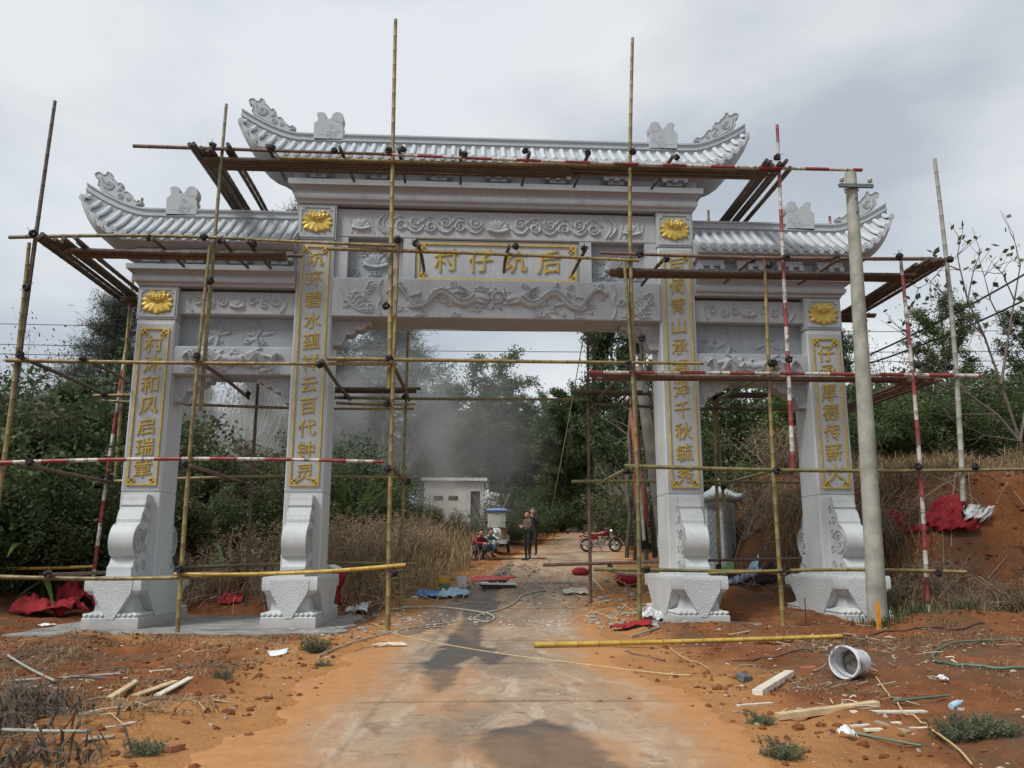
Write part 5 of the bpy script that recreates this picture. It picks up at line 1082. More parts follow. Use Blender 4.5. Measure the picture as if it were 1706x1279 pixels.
stones('bank_clods', 2600, (7, 17), (-3, 5), onbank, .07, 'clod', 'loose lumps of red earth on the right bank')
stones('road_grit', 500, (-3, 3), (-13.5, 8), lambda a, b: not off_road(a, b, 2.2), .022, 'pebble', 'grit and chips lying on the road')

sticks('wood_scraps', 90, (2.0, 4.3), (.5, 7.5), lambda a, b: a > road_x(b)+1.2, 'wood_pale', 'pale wood scraps heaped right of the road behind the gate', (.2, .9), .1)
sticks('wood_scraps', 110, (-5.5, 0), (2., 8), lambda a, b: -4.2 < a-road_x(b) < -1.7, 'wood_pale', 'pale wood scraps strewn left of the road behind the gate', (.2, 1.0), .08)
sticks('wood_chips', 36, (-8, -2.8), (-12, -4), lambda a, b: a < road_x(b)-2.6, 'wood_pale', 'pale wood splinters on the left red soil', (.06, .3), .02)
sticks('wood_chips', 36, (3, 8), (-12, -3), lambda a, b: a > road_x(b)+2.6, 'wood_white', 'pale wood splinters on the right red soil', (.06, .3), .02)
def flakes(name, n, fx, fy, ok, mat, label, sz=.05):
    x, y = scatter(n, fx, fy, ok, 9, .4); rng = np.random.default_rng(n+5); z = np.maximum(ground_z(x, y), np.where(np.abs(x-road_x(y)) < 2, road_z(y)+.014, -9))+.008; az = rng.uniform(0, 6.28, n); s_ = sz*rng.uniform(.3, 1.4, n); V = []
    for k in range(4): a = az+k*1.571+rng.normal(size=n)*.3; r = s_*rng.uniform(.5, 1.1, n); V.append(np.stack([x+r*np.cos(a), y+r*np.sin(a), z+rng.uniform(0, .4, n)*s_], -1))
    return tag(quads(name, np.stack(V, 1).reshape(-1, 3), mat), label, 'litter', None, 'stuff')
flakes('paper_litter', 500, (-2.5, 4), (-1.5, 7.5), lambda a, b: vnoise(a*.8, b*.8, 77) > .45, 'white_plastic', 'white paper scraps and chips littering the road under the gate')
flakes('red_litter', 420, (-2.2, 3.2), (2.5, 8.5), lambda a, b: vnoise(a*.8, b*.8, 87) > .45, 'red_paper', 'red firecracker scraps littering the road behind the gate', .06)
flakes('soil_litter', 260, (-8, 9), (-12, -1.5), lambda a, b: off_road(a, b, 2.3), 'white_plastic', 'small white scraps on the red soil', .03)
flakes('leaf_litter', 800, (-9, 9), (-12.5, 3), lambda a, b: off_road(a, b, 2.4) and vnoise(a*.6, b*.6, 97) > .45, 'leaf_dry', 'dry brown leaves on the red soil', .035)
stones('rubble', 420, (2.0, 4.4), (-2, 6), lambda a, b: a > road_x(b)+1.3, .11, 'concrete', 'grey rubble and mortar lumps right of the road under the gate')
stones('rubble', 260, (-4, -1.6), (-2.5, 5), lambda a, b: a < road_x(b)-1.6, .09, 'concrete', 'grey rubble and mortar lumps left of the road under the gate')

# ================================================================== HUT, STELE
p0, p1 = at(706, 850, 20), at(806, 850, 20); zt = at(760, 797, 20)[2]; zg = gz((p0[0]+p1[0])/2, 20)-.2; x0, x1 = p0[0], p1[0]
HUT = thing('concrete_hut', 'small white flat-roofed concrete hut among bushes left of the road', 'hut', ((x0+x1)/2, 21.5, zg))
def wall_with_holes(x0, x1, z0, z1, y0, y1, holes):
    m = MB(); xs = sorted({x0, x1, *[h[0] for h in holes], *[h[1] for h in holes]}); zs = sorted({z0, z1, *[h[2] for h in holes], *[h[3] for h in holes]})
    for a, b in zip(xs, xs[1:]):
        for c, d in zip(zs, zs[1:]):
            if any(h[0] <= a and b <= h[1] and h[2] <= c and d <= h[3] for h in holes): continue
            m.box(a, b, y0, y1, c, d)
    return m
def hp(u, v): q = at(u, v, 20); return q[0], q[2]
hs = []
for (u0, u1, v0, v1) in ((722, 738, 826, 834), (747, 763, 826, 834)): a, b = hp(u0, v1), hp(u1, v0); hs.append((a[0], b[0], a[1], b[1]))
dz = hp(784, 818); hs.append((dz[0], hp(800, 818)[0], zg, dz[1]))
wall_with_holes(x0, x1, zg, zt-.12, 20, 20.18, hs).build('wall', 'plaster', HUT, smooth=0)
m = MB(); m.box(x0, x0+.18, 20.18, 23.2, zg, zt-.12); m.build('wall', 'plaster', HUT, smooth=0); m = MB(); m.box(x1-.18, x1, 20.18, 23.2, zg, zt-.12); m.build('wall', 'plaster', HUT, smooth=0); m = MB(); m.box(x0+.18, x1-.18, 23.0, 23.2, zg, zt-.12); m.build('wall', 'plaster', HUT, smooth=0)
m = MB(); m.rbox(((x0+x1)/2, 21.6, zt-.05), (x1-x0+.3, 3.6, .14), (0, 0, 0), .1); m.build('roof', 'plaster', HUT, smooth=0)
for h in hs[:2]:
    w_ = MB()
    for q in range(4): a = h[0]+(h[1]-h[0])*(q+.5)/4; w_.box(a-.02, a+.02, 20.08, 20.1, h[2]-.02, h[3]+.02)
    w_.box(h[0]-.02, h[1]+.02, 20.1, 20.12, (h[2]+h[3])/2-.015, (h[2]+h[3])/2+.015); o = w_.build('vent_grille', 'brick', HUT, smooth=0)
m = MB(); m.box(hs[2][0], hs[2][1], 20.12, 20.16, zg, hs[2][3]); m.build('door', 'plaster_dark', HUT, smooth=0)
sp = at(1203, 938, 6.2); sp[2] = gz(sp[0], 6.2)-.12; ht = at(1203, 812, 6.2)[2]-sp[2]
ST = thing('stone_stele', 'small carved stone post with tiled cap behind the right inner pillar', 'stele', tuple(sp)); RZ = Matrix.Translation(sp) @ Matrix.Rotation(math.radians(38), 4, 'Z')
m = MB(); m.rbox((0, 0, ht*.06), (.86, .86, ht*.12), (0, 0, 0), .1); m.xf(RZ).build('base', 'stone_light', ST, smooth=0)
m = MB(); m.rbox((0, 0, ht*.47), (.64, .64, ht*.70), (0, 0, 0), .06); sh_ = m.xf(RZ).build('shaft', 'stone_light', ST, smooth=0)
for a in (0, -math.pi/2):
    m = MB(); m.box(-.22, .22, -.325, -.318, ht*.16, ht*.79)
    for zz in np.linspace(ht*.22, ht*.72, 6):
        for s in (-.09, .09): m.tube([(s+.08*math.cos(t), -.328, zz+.1*math.sin(t)) for t in np.linspace(0, 6.28, 13)], .014, 5)
    m.xf(RZ @ Matrix.Rotation(a, 4, 'Z')).build('carved_panel', 'stone_dark', ST, smooth=40)
m = MB(); rings = []
for z, h_, l_ in ((.82, .36, 0), (.845, .56, .02), (.87, .60, .03), (.90, .46, .0), (.97, .20, 0), (1.02, .12, 0)):
    rings.append([(h_*math.cos(a)*(1.414 if k % 2 else 1.03), h_*math.sin(a)*(1.414 if k % 2 else 1.03), ht*z+(l_*2.6 if k % 2 else 0)) for k, a in enumerate(np.arange(8)*math.pi/4)])
m.loft(rings); cap = m.xf(RZ).build('cap', 'stone_tile', ST, smooth=30)
for a in range(4):
    for k in range(7): m = MB(); q = -.42+.14*k; m.tube([(q, -.60, ht*.875+.5*q*q), (q*.75, -.36, ht*.915), (q*.35, -.2, ht*.965)], .045, 6); m.xf(RZ @ Matrix.Rotation(a*math.pi/2, 4, 'Z')).build('cap_tile', 'stone_tile', cap, smooth=50)
m = MB(); m.lathe([(.10, 0), (.06, .06), (.11, .14), (.05, .24), (.01, .3)], (sp[0], sp[1], sp[2]+ht*1.0), 'Z', 10); m.build('finial', 'stone_tile', ST, smooth=50)

# ================================================================== BUILDERS' LITTER
def plank(u0, v0, u1, v1, wd, th, mat, name, label, cat, lift_=.0, group=None, round_=False):
    a, b = gp(u0, v0), gp(u1, v1); a[2] += th*.5+lift_; b[2] += th*.5+lift_; d = b-a; L = float(np.linalg.norm(d)); rz = math.atan2(d[1], d[0]); ry = -math.asin(d[2]/L); m = MB()
    if round_: m = pole_mesh(a, b, th/2, .85, .03)
    else: m.rbox(tuple((a+b)/2), (L, wd, th), (0, ry, rz), .12)
    return tag(m.build(name, mat, org=tuple((a+b)/2), smooth=60 if round_ else 0, along=round_), label, cat, group)
WB = 'wood scrap'
PL = [(225, 1160, 292, 1136, .09, .02, 'wood_pale', 'longer of two pale boards lying side by side on the left soil'), (262, 1160, 318, 1130, .08, .02, 'wood_white', 'whiter of two pale boards lying side by side on the left soil'), (182, 1166, 226, 1138, .07, .03, 'wood_pale', 'tan split stick pointing at the two pale boards'),
      (250, 1120, 286, 1117, .06, .02, 'wood_white', 'short pale lath alone behind the two boards'), (122, 1193, 172, 1187, .09, .02, 'wood_grey', 'weathered grey board beside dead fronds'), (140, 1231, 192, 1226, .16, .012, 'wood_grey', 'flat greyish panel near the bottom left corner'), (172, 1214, 222, 1205, .07, .015, 'wood_white', 'white lath above the greyish panel'),
      (42, 1215, 68, 1240, .04, .02, 'wood_pale', 'yellow stake on the frond heap'), (1262, 1160, 1316, 1126, .11, .07, 'wood_white', 'thick pale timber block right of the road'), (1296, 1199, 1462, 1178, .09, .06, 'wood_pale', 'long tan timber beam at lower right'), (1230, 1177, 1286, 1173, .05, .02, 'wood_white', 'thin white strip below the timber block'),
      (1420, 1188, 1542, 1187, .08, .02, 'wood_white', 'pale plank right of the long timber beam'), (1418, 1212, 1500, 1206, .05, .02, 'wood_white', 'upper white lath in the scrap heap'), (1440, 1218, 1550, 1214, .06, .02, 'wood_white', 'lower white lath in the scrap heap'), (1460, 1204, 1515, 1222, .06, .02, 'wood_grey', 'grey lath crossing the scrap heap'), (1335, 1120, 1358, 1117, .1, .06, 'brick', 'single reddish brick beside the white bucket'),
      (276, 1254, 301, 1249, .09, .05, 'brick', 'broken reddish brick at the bottom left'), (1215, 1058, 1250, 1052, .05, .02, 'wood_pale', 'short pale lath on the soil pile before the right inner base'), (640, 962, 700, 951, .10, .03, 'wood_pale', 'top plank of the lumber pile left of the road'), (622, 968, 690, 960, .12, .03, 'wood_pale', 'middle plank of the lumber pile left of the road'),
      (630, 958, 672, 948, .1, .03, 'wood_white', 'pale short plank behind the lumber pile'), (690, 996, 705, 990, .2, .02, 'board_white', 'small white panel left of the blue tarp'), (735, 985, 800, 972, .1, .03, 'wood_pale', 'plank lying behind the yellow bucket'), (600, 985, 660, 972, .06, .03, 'wood_pale', 'stick left of the lumber pile'),
      (980, 957, 1005, 985, .07, .04, 'wood_pale', 'plank propped across the scrap right of the road'), (1010, 965, 1045, 950, .07, .03, 'wood_grey', 'grey plank by the round red bundle'), (940, 1016, 960, 1010, .03, .02, 'wood_white', 'short white stick on the soil right of the road'), (1050, 1062, 1100, 1046, .05, .03, 'wood_grey', 'grey board before the right inner base'), (950, 935, 1060, 933, .06, .04, 'wood_grey', 'long grey timber across the road beyond the gate'), (770, 934, 910, 931, .06, .05, 'wood_dark', 'dark timber laid across the road near the standing men')]
for u0, v0, u1, v1, wd, th, mat, lb in PL: plank(u0, v0, u1, v1, wd, th, mat, 'brick' if 'brick' in lb else 'plank', lb, 'brick' if 'brick' in lb else 'plank')
plank(12, 1097, 90, 1141, .03, .035, 'bamboo_grey', 'stick', 'pale stick slanting down at the left edge', 'stick', .03, None, True); plank(20, 1138, 200, 1126, .03, .035, 'bamboo_grey', 'stick', 'long pale stick lying level at the left', 'stick', .01, None, True); plank(0, 1108, 60, 1090, .03, .03, 'bamboo_old', 'stick', 'brown stick behind the slanting pale stick', 'stick', .02, None, True)
plank(890, 1081, 1402, 1066, .08, .085, 'bamboo_fresh', 'bamboo_pole', 'long yellow bamboo pole lying on the soil at right', 'bamboo pole', .02, None, True); plank(1042, 1088, 1108, 1103, .03, .03, 'bamboo_rust', 'stick', 'crooked brown stick below the long yellow pole', 'stick', .01, None, True); plank(0, 1246, 150, 1249, .03, .03, 'bamboo_grey', 'stick', 'grey stick across the dead fronds', 'stick', .12, None, True)
plank(1420, 1225, 1535, 1247, .03, .025, 'hose_green', 'bamboo_strip', 'green bamboo strip below the scrap heap', 'strip', .01, None, True); plank(1490, 1174, 1582, 1164, .03, .03, 'hose_green', 'bamboo_strip', 'green bamboo strip reaching the plastic bottle', 'strip', .02, None, True)
p = at(1464, 1035, -3.0); p[2] = gz(p[0], -3.0); m = MB(); m.rbox((p[0], p[1], p[2]+.24), (.085, .03, .62), (0, .03, .1), .1); tag(m.build('stake', 'orange', org=tuple(p), smooth=0), 'orange stake standing before the utility pole', 'stake')
p = gp(1343, 1040); m = MB(); m.tube([(p[0], p[1], p[2]-.1), (p[0]+.01, p[1], p[2]+.55)], .012, 6); tag(m.build('iron_rod', 'wood_dark', org=tuple(p), smooth=60), 'thin dark iron rod standing in front of the right outer pedestal', 'rod')
def bent_panel(u, v, sx, sy, mat, name, label, cat, rz=0, up_=.06):
    p = gp(u, v); X, Y = np.meshgrid(np.linspace(-sx/2, sx/2, 9), np.linspace(-sy/2, sy/2, 5)); Z = up_*(X/sx)**2*2+.02+up_*.4*np.sin(Y*9); c, s = math.cos(rz), math.sin(rz); o = grid_obj(name, p[0]+X*c-Y*s, p[1]+X*s+Y*c, p[2]+Z, mat, None, None, None, tuple(p)); md = o.modifiers.new('t', 'SOLIDIFY'); md.thickness = .012; return tag(o, label, cat)
bent_panel(452, 1090, .46, .22, 'board_white', 'foam_sheet', 'curved white panel on the red soil before the left inner base', 'panel', .1, .08); bent_panel(520, 1050, .9, .25, 'board_white', 'foam_sheet', 'white sheet tucked under the left inner base', 'panel', .1, .02)
def cloth(u, v, sx, sy, mat, name, label, cat, rz=0, amp=.18, seed=0, lift_=.02):
    p = gp(u, v); n, k = 34, 26; S, T = np.meshgrid(np.linspace(-1, 1, n), np.linspace(-1, 1, k)); S2 = S+.35*(vnoise(S*1.6+seed, T*1.6, seed)-.5)+.1*T; T2 = T*(1+.5*(vnoise(S*1.8, S*0+seed, seed+3)-.5))+.4*(vnoise(S*1.9+seed, T*.9, seed+1)-.5)
    X, Y = S2*sx/2, T2*sy/2; c, s = math.cos(rz), math.sin(rz); x, y = p[0]+X*c-Y*s, p[1]+X*s+Y*c; rd = np.abs(fbm(S*2.3+seed*3+T, T*1.9, 3, seed+7)-.5)*2
    h = amp*(1-np.clip(rd*1.7, 0, 1))*(1-.6*np.maximum(np.abs(S), np.abs(T))**3)+amp*.5*vnoise(S*3+seed, T*3, seed+9); z = ground_z(x, y)+lift_+h; o = grid_obj(name, x, y, z, mat, None, None, None, tuple(p)); o.modifiers.new('t', 'SOLIDIFY').thickness = .006; return tag(o, label, cat)
def cloth_px(poly, mat, name, label, cat, seed, lift_):          # a sheet lying on the slope, its outline given where it lies
    us, vs_ = zip(*poly); n, k = 30, 18; U, V_ = np.meshgrid(np.linspace(min(us), max(us), n), np.linspace(min(vs_), max(vs_), k)); ins = in_poly(U+8*(vnoise(U/9, V_/9, seed)-.5), V_+8*(vnoise(U/9, V_/9, seed+4)-.5), poly)
    P = np.array([gp(a, b) for a, b in zip(U.ravel(), V_.ravel())]).reshape(k, n, 3); S = (U-min(us))/(max(us)-min(us)); T = (V_-min(vs_))/(max(vs_)-min(vs_)); rd = np.abs(fbm(S*4.5+seed+T*2, T*3, 3, seed)-.5)*2
    for _ in range(4): P[1:-1, 1:-1] = (P[:-2, 1:-1]+P[2:, 1:-1]+P[1:-1, :-2]+P[1:-1, 2:]+2*P[1:-1, 1:-1])/6
    h = lift_*(.35+.9*(1-np.clip(rd*2, 0, 1))); P[..., 1] -= h*.9; P[..., 2] += h*.5; keep = ins[:-1, :-1] | ins[1:, 1:]
    o = grid_obj(name, P[..., 0], P[..., 1], P[..., 2], mat, None, None, keep, tuple(P[k//2, n//2])); o.modifiers.new('t', 'SOLIDIFY').thickness = .008; return tag(o, label, cat)
cloth(78, 1028, 1.45, .7, 'red_cloth', 'red_cloth', 'crumpled red cloth on the ground at the far left', 'cloth', .1, .34, 1); cloth(130, 1010, 1.0, .9, 'red_cloth', 'red_cloth', 'red cloth heap touching the left outer pedestal', 'cloth', .5, .55, 2)
cloth(385, 1000, .62, .4, 'red_cloth', 'red_cloth', 'small bright red cloth scrap between the left pillars', 'cloth', .1, .14, 3); cloth(378, 980, .7, .4, 'red_cloth', 'red_cloth', 'thin red cloth scrap farther back between the left pillars', 'cloth', -.2, .12, 4)
cloth_px([(1540, 855), (1575, 832), (1600, 838), (1592, 872), (1625, 878), (1622, 890), (1560, 890), (1530, 880)], 'red_cloth', 'red_cloth', 'large red cloth draped over dead brush on the right bank', 'cloth', 5, .3)
cloth_px([(1472, 856), (1497, 855), (1502, 880), (1540, 878), (1538, 893), (1492, 893)], 'red_cloth', 'red_cloth', 'narrow red cloth strip on the right bank next to the utility pole', 'cloth', 6, .22)
cloth(1052, 1047, .8, .35, 'red_cloth', 'red_cloth', 'flat red cloth before the right inner base', 'cloth', 0, .1, 7); cloth_px([(1594, 855), (1612, 850), (1645, 856), (1640, 870), (1610, 876), (1596, 872)], 'white_plastic', 'plastic_bag', 'white plastic bag at the end of the bank cloth', 'bag', 8, .32)
cloth(755, 995, .8, .5, 'pale_tarp', 'plastic_sheet', 'pale blue plastic sheet on the left edge of the road', 'sheet', .1, .16, 9); cloth(712, 996, .6, .4, 'blue_tarp', 'plastic_sheet', 'bright blue plastic sheet beside the pale one', 'sheet', -.1, .14, 10)
cloth(805, 965, 1.6, .5, 'red_paper', 'firecracker_paper', 'red paper litter strewn on the left road edge', 'paper', 0, .03, 11); cloth(915, 963, 1.4, .5, 'red_paper', 'firecracker_paper', 'faint red paper litter right of the rope', 'paper', .1, .02, 12, -.01)
cloth(1240, 972, .9, .25, 'pale_tarp', 'plastic_bag', 'pale patterned bag behind the right inner pedestal', 'bag', 0, .2, 13); cloth(1212, 962, .4, .2, 'bright_green', 'plastic_bag', 'green bag behind the right inner pedestal', 'bag', 0, .25, 14); cloth(1275, 967, .6, .4, 'dark_cloth', 'sack', 'dark sack beside the pale patterned bag', 'bag', 0, .22, 15)
cloth(595, 1022, .6, .3, 'white_plastic', 'plastic_scrap', 'crumpled white plastic beside the left inner base', 'scrap', .2, .14, 16); cloth(1095, 1036, .7, .3, 'white_plastic', 'plastic_scrap', 'crumpled white plastic at the corner of the right inner base', 'scrap', .1, .2, 17); cloth(960, 990, .7, .4, 'wood_white', 'paper_scrap', 'pale paper scraps right of the road', 'scrap', .1, .12, 18)
cloth(425, 1232, .12, .1, 'white_plastic', 'paper_scrap', 'small white paper scrap on the left soil', 'scrap', 0, .04, 19) if False else None
cloth(1570, 1136, .14, .1, 'white_plastic', 'paper_scrap', 'tiny white scrap near the right edge', 'scrap', 0, .05, 20); cloth(1412, 1230, .12, .12, 'white_plastic', 'paper_scrap', 'white paper scrap left of the scrap heap', 'scrap', .5, .06, 21); cloth(80, 1045, .3, .12, 'white_plastic', 'paper_scrap', 'white scrap below the red cloth at the far left', 'scrap', 0, .05, 22); cloth(650, 1078, .5, .1, 'wood_white', 'paper_scrap', 'pale crumpled paper strip left of the wet road patch', 'scrap', .1, .05, 23)
# red bundle, board with shoes, bucket, pail, bottle, gray box
p = gp(1046, 975); m = MB(); m.ball((p[0], p[1], p[2]+.16), (.36, .26, .2), 14, 9); tag(m.build('red_bundle', 'red_cloth', org=tuple(p), smooth=60), 'rounded red bundle right of the road behind the gate', 'bundle')
p = gp(967, 958); m = MB(); m.ball((p[0], p[1], p[2]+.1), (.26, .2, .14), 12, 8); tag(m.build('red_bundle', 'red_cloth', org=tuple(p), smooth=60), 'smaller red bundle beside the rope end', 'bundle')
p = gp(830, 978); BO = thing('white_board', 'white board lying on the road with two dark shoes on it', 'board', tuple(p)); m = MB(); m.rbox((p[0], p[1], p[2]+.1), (1.0, .6, .05), (0, .02, .05), .1); m.build('panel', 'board_white', BO, smooth=0); m = MB(); m.rbox((p[0], p[1]+.02, p[2]+.04), (.9, .5, .08), (0, 0, .05), .1); m.build('support', 'wood_dark', BO, smooth=0)
for s in (-.16, .12): m = MB(); m.ball((p[0]+s, p[1]-.05, p[2]+.155), (.13, .06, .045), 10, 6); tag(m.build('shoe', 'rubber', org=(p[0]+s, p[1], p[2]+.12), smooth=60), ('left' if s < 0 else 'right')+' dark shoe on the white board', 'shoe')
p = gp(770, 978); m = MB(); m.lathe([(.13, 0), (.17, .3), (.175, .3), (.165, .29), (.13, .02)], (p[0], p[1], p[2]), 'Z', 16, True); tag(m.build('tub', 'white_plastic', org=tuple(p), smooth=40), 'small white tub behind the white board', 'tub')
p = gp(740, 984); PA = thing('paint_pail', 'yellow and green paint pail left of the road', 'pail', tuple(p)); m = MB(); m.lathe([(.15, 0), (.165, .2)], tuple(p), 'Z', 18); m.build('lower_body', 'paint_green', PA, smooth=40); m = MB(); m.lathe([(.167, .201), (.178, .38), (.168, .375), (.15, .21)], tuple(p), 'Z', 18); m.build('upper_body', 'paint_yellow', PA, smooth=40)
p = gp(705, 968); m = MB(); m.rbox((p[0], p[1], p[2]+.17), (.26, .2, .34), (.1, .2, .3), .15); tag(m.build('tool_case', 'concrete', org=tuple(p), smooth=0), 'grey box on end beside the lumber pile', 'box')
p = gp(1240, 1135); m = MB(); m.rbox((p[0], p[1], p[2]+.04), (.15, .13, .1), (.2, .1, .5), .3); tag(m.build('stone_lump', 'galv', org=tuple(p), smooth=0), 'dark bluish stone lump right of the road', 'stone')
p = gp(1585, 1183); m = MB(); m.lathe([(.03, 0), (.034, .02), (.034, .13), (.018, .17), (.015, .2)], (0, 0, 0), 'Z', 12); m.xf(Matrix.Translation((p[0], p[1], p[2]+.035)) @ Matrix.Rotation(.5, 4, 'Z') @ Matrix.Rotation(1.42, 4, 'Y')); tag(m.build('bottle', 'pale_tarp', org=tuple(p), smooth=50), 'crushed clear plastic bottle on the right soil', 'bottle')
p = gp(1421, 1131); BK = thing('bucket', 'white plastic bucket lying on its side with dried mortar inside', 'bucket', tuple(p)); bm = Matrix.Translation((p[0], p[1], p[2]+.19)) @ Matrix.Rotation(math.radians(62), 4, 'Z') @ Matrix.Rotation(math.radians(83), 4, 'Y') @ Matrix.Translation((0, 0, -.2))
bm = Matrix.Translation((p[0], p[1], p[2]+.2)) @ Matrix.Rotation(math.radians(38), 4, 'Z') @ Matrix.Rotation(math.radians(-86), 4, 'Y') @ Matrix.Translation((0, 0, -.2))
m = MB(); m.lathe([(.0, .0), (.155, .0), (.185, .40), (.195, .40), (.198, .375), (.205, .375), (.205, .36), (.19, .36)][1:4]+[(.178, .395), (.15, .015)], (0, 0, 0), 'Z', 28); m.xf(bm).build('shell', 'bucket_white', BK, smooth=40)
m = MB(); m.lathe([(.186, .365), (.204, .367), (.204, .385), (.186, .388)], (0, 0, 0), 'Z', 28, False); m.lathe([(.182, .31), (.193, .312), (.193, .325), (.183, .327)], (0, 0, 0), 'Z', 28, False); m.xf(bm).build('rim', 'bucket_white', BK, smooth=40)
m = MB(); m.lathe([(.145, .05), (.15, .12), (.1, .16), (.05, .14), (.01, .17)], (0, 0, 0), 'Z', 20); m.xf(bm).build('mortar', 'dry_mortar', BK, smooth=50)
m = MB(); m.tube([(.2*math.cos(a), .2*math.sin(a)*.3+.0, .37+.2*math.sin(a)*.95) for a in np.linspace(0, math.pi, 14)], .006, 5); m.xf(bm @ Matrix.Rotation(.6, 4, 'Z')).build('handle', 'galv', BK, smooth=50)
# hoses and ropes lying on the ground
def ground_line(name, px, r, mat, label, cat, lift_=0.):
    P = [gp(u, v) for u, v in px]; Q = []
    for a, b in zip(P, P[1:]):
        for t in np.linspace(0, 1, 6)[:-1]: Q.append(a+(b-a)*t)
    Q.append(P[-1]); Q = np.array(Q); K = np.array([.25, .5, .25])
    for _ in range(3): Q[1:-1] = .25*Q[:-2]+.5*Q[1:-1]+.25*Q[2:]
    Q[:, 2] = np.maximum(ground_z(Q[:, 0], Q[:, 1]), road_z(Q[:, 1])*(np.abs(Q[:, 0]-road_x(Q[:, 1])) < 2)+.0)+r+.012+lift_; m = MB().tube(Q, r, 7); return tag(m.build(name, mat, org=tuple(Q[0]), smooth=60), label, cat)
ground_line('hose', [(650, 1018), (700, 1012), (760, 1016), (815, 1024), (826, 1032), (812, 1040), (788, 1034), (800, 1026), (840, 1016), (862, 1004), (868, 994), (905, 985)], .022, 'hose_pale', 'pale hose with a loop lying across the wet road', 'hose'); ground_line('hose', [(530, 1096), (620, 1062), (700, 1045), (760, 1038), (800, 1030)], .014, 'hose_pale', 'thin pale hose running left from the loop', 'hose', 0)
ground_line('rope', [(618, 1040), (660, 1060), (740, 1076), (850, 1094), (960, 1108), (1060, 1120), (1150, 1128)], .009, 'rope', 'yellow rope stretched over the road', 'rope'); ground_line('rope', [(895, 936), (880, 962), (866, 985)], .014, 'rope', 'yellow rope end beyond the wet road patch', 'rope')
ground_line('garden_hose', [(1560, 1090), (1552, 1100), (1570, 1108), (1620, 1114), (1706, 1118), (1760, 1120)], .022, 'hose_green', 'dark green hose curving in from the right edge', 'hose'); ground_line('garden_hose', [(1560, 1088), (1590, 1078), (1650, 1070), (1720, 1068)], .018, 'hose_green', 'thin dark hose above the green one at the right edge', 'hose')
ground_line('wire_cord', [(1460, 1132), (1480, 1160), (1500, 1185), (1530, 1205), (1560, 1230), (1600, 1262), (1620, 1290)], .009, 'rope', 'thin tan cord trailing from the bucket to the bottom edge', 'cord'); ground_line('wire_cord', [(1118, 1082), (1135, 1100), (1180, 1122)], .008, 'rope', 'short pale cord below the long yellow bamboo pole', 'cord')
ground_line('cable', [(1405, 1060), (1470, 1052), (1560, 1050), (1640, 1040)], .012, 'wire', 'black cable along the soil mound at right', 'cable'); ground_line('cable', [(1220, 1105), (1300, 1096), (1390, 1088), (1440, 1075)], .009, 'wire', 'thin black cable above the white bucket', 'cable')
# orange strip and dark jacket hanging on the trunks
q0, q1 = at(1052, 650, 5.2), at(1072, 905, 5.2)
X, T = np.meshgrid(np.linspace(-.12, .12, 5), np.linspace(0, 1, 26)); o = grid_obj('cloth_strip', q0[0]+(q1[0]-q0[0])*T+X*(.5+T), 5.2+.06*np.sin(T*14+X*9), q0[2]+(q1[2]-q0[2])*T, 'orange_cloth', None, None, None, tuple(q0)); o.modifiers.new('t', 'SOLIDIFY').thickness = .006; tag(o, 'long orange-red cloth strip hanging behind the right scaffold', 'cloth')
q = at(1070, 888, 5.0); m = MB(); m.loft([[(q[0]+w_*math.cos(a), 5.0+.09*math.sin(a), q[2]+h_) for a in np.linspace(0, 6.28, 13)[:-1]] for h_, w_ in ((-.45, .14), (-.3, .17), (0, .16), (.3, .12), (.45, .05))]); tag(m.build('jacket', 'dark_cloth', org=tuple(q), smooth=60), 'dark jacket hanging on a trunk behind the right inner pillar', 'jacket')
# weeds
for u, v, h, lb in ((1620, 1228, .25, 'larger left half of the leafy weed at the lower right'), (1672, 1225, .22, 'smaller right half of the leafy weed at the lower right'), (1590, 1232, .22, 'low sprout left of the leafy weed'), (528, 1085, .3, 'small weed before the left inner base'), (540, 1110, .14, 'tiny tuft below the small weed'), (1270, 1205, .16, 'small dark tuft right of the road'), (1308, 1262, .2, 'small weed at the bottom right of the road'), (240, 1255, .18, 'low weed at the bottom left'), (372, 1130, .16, 'low tuft on the left soil')):
    p = gp(u, v); plant('weed', 'weed', lb, 'weed', p[0], p[1], h, 1.1, None)

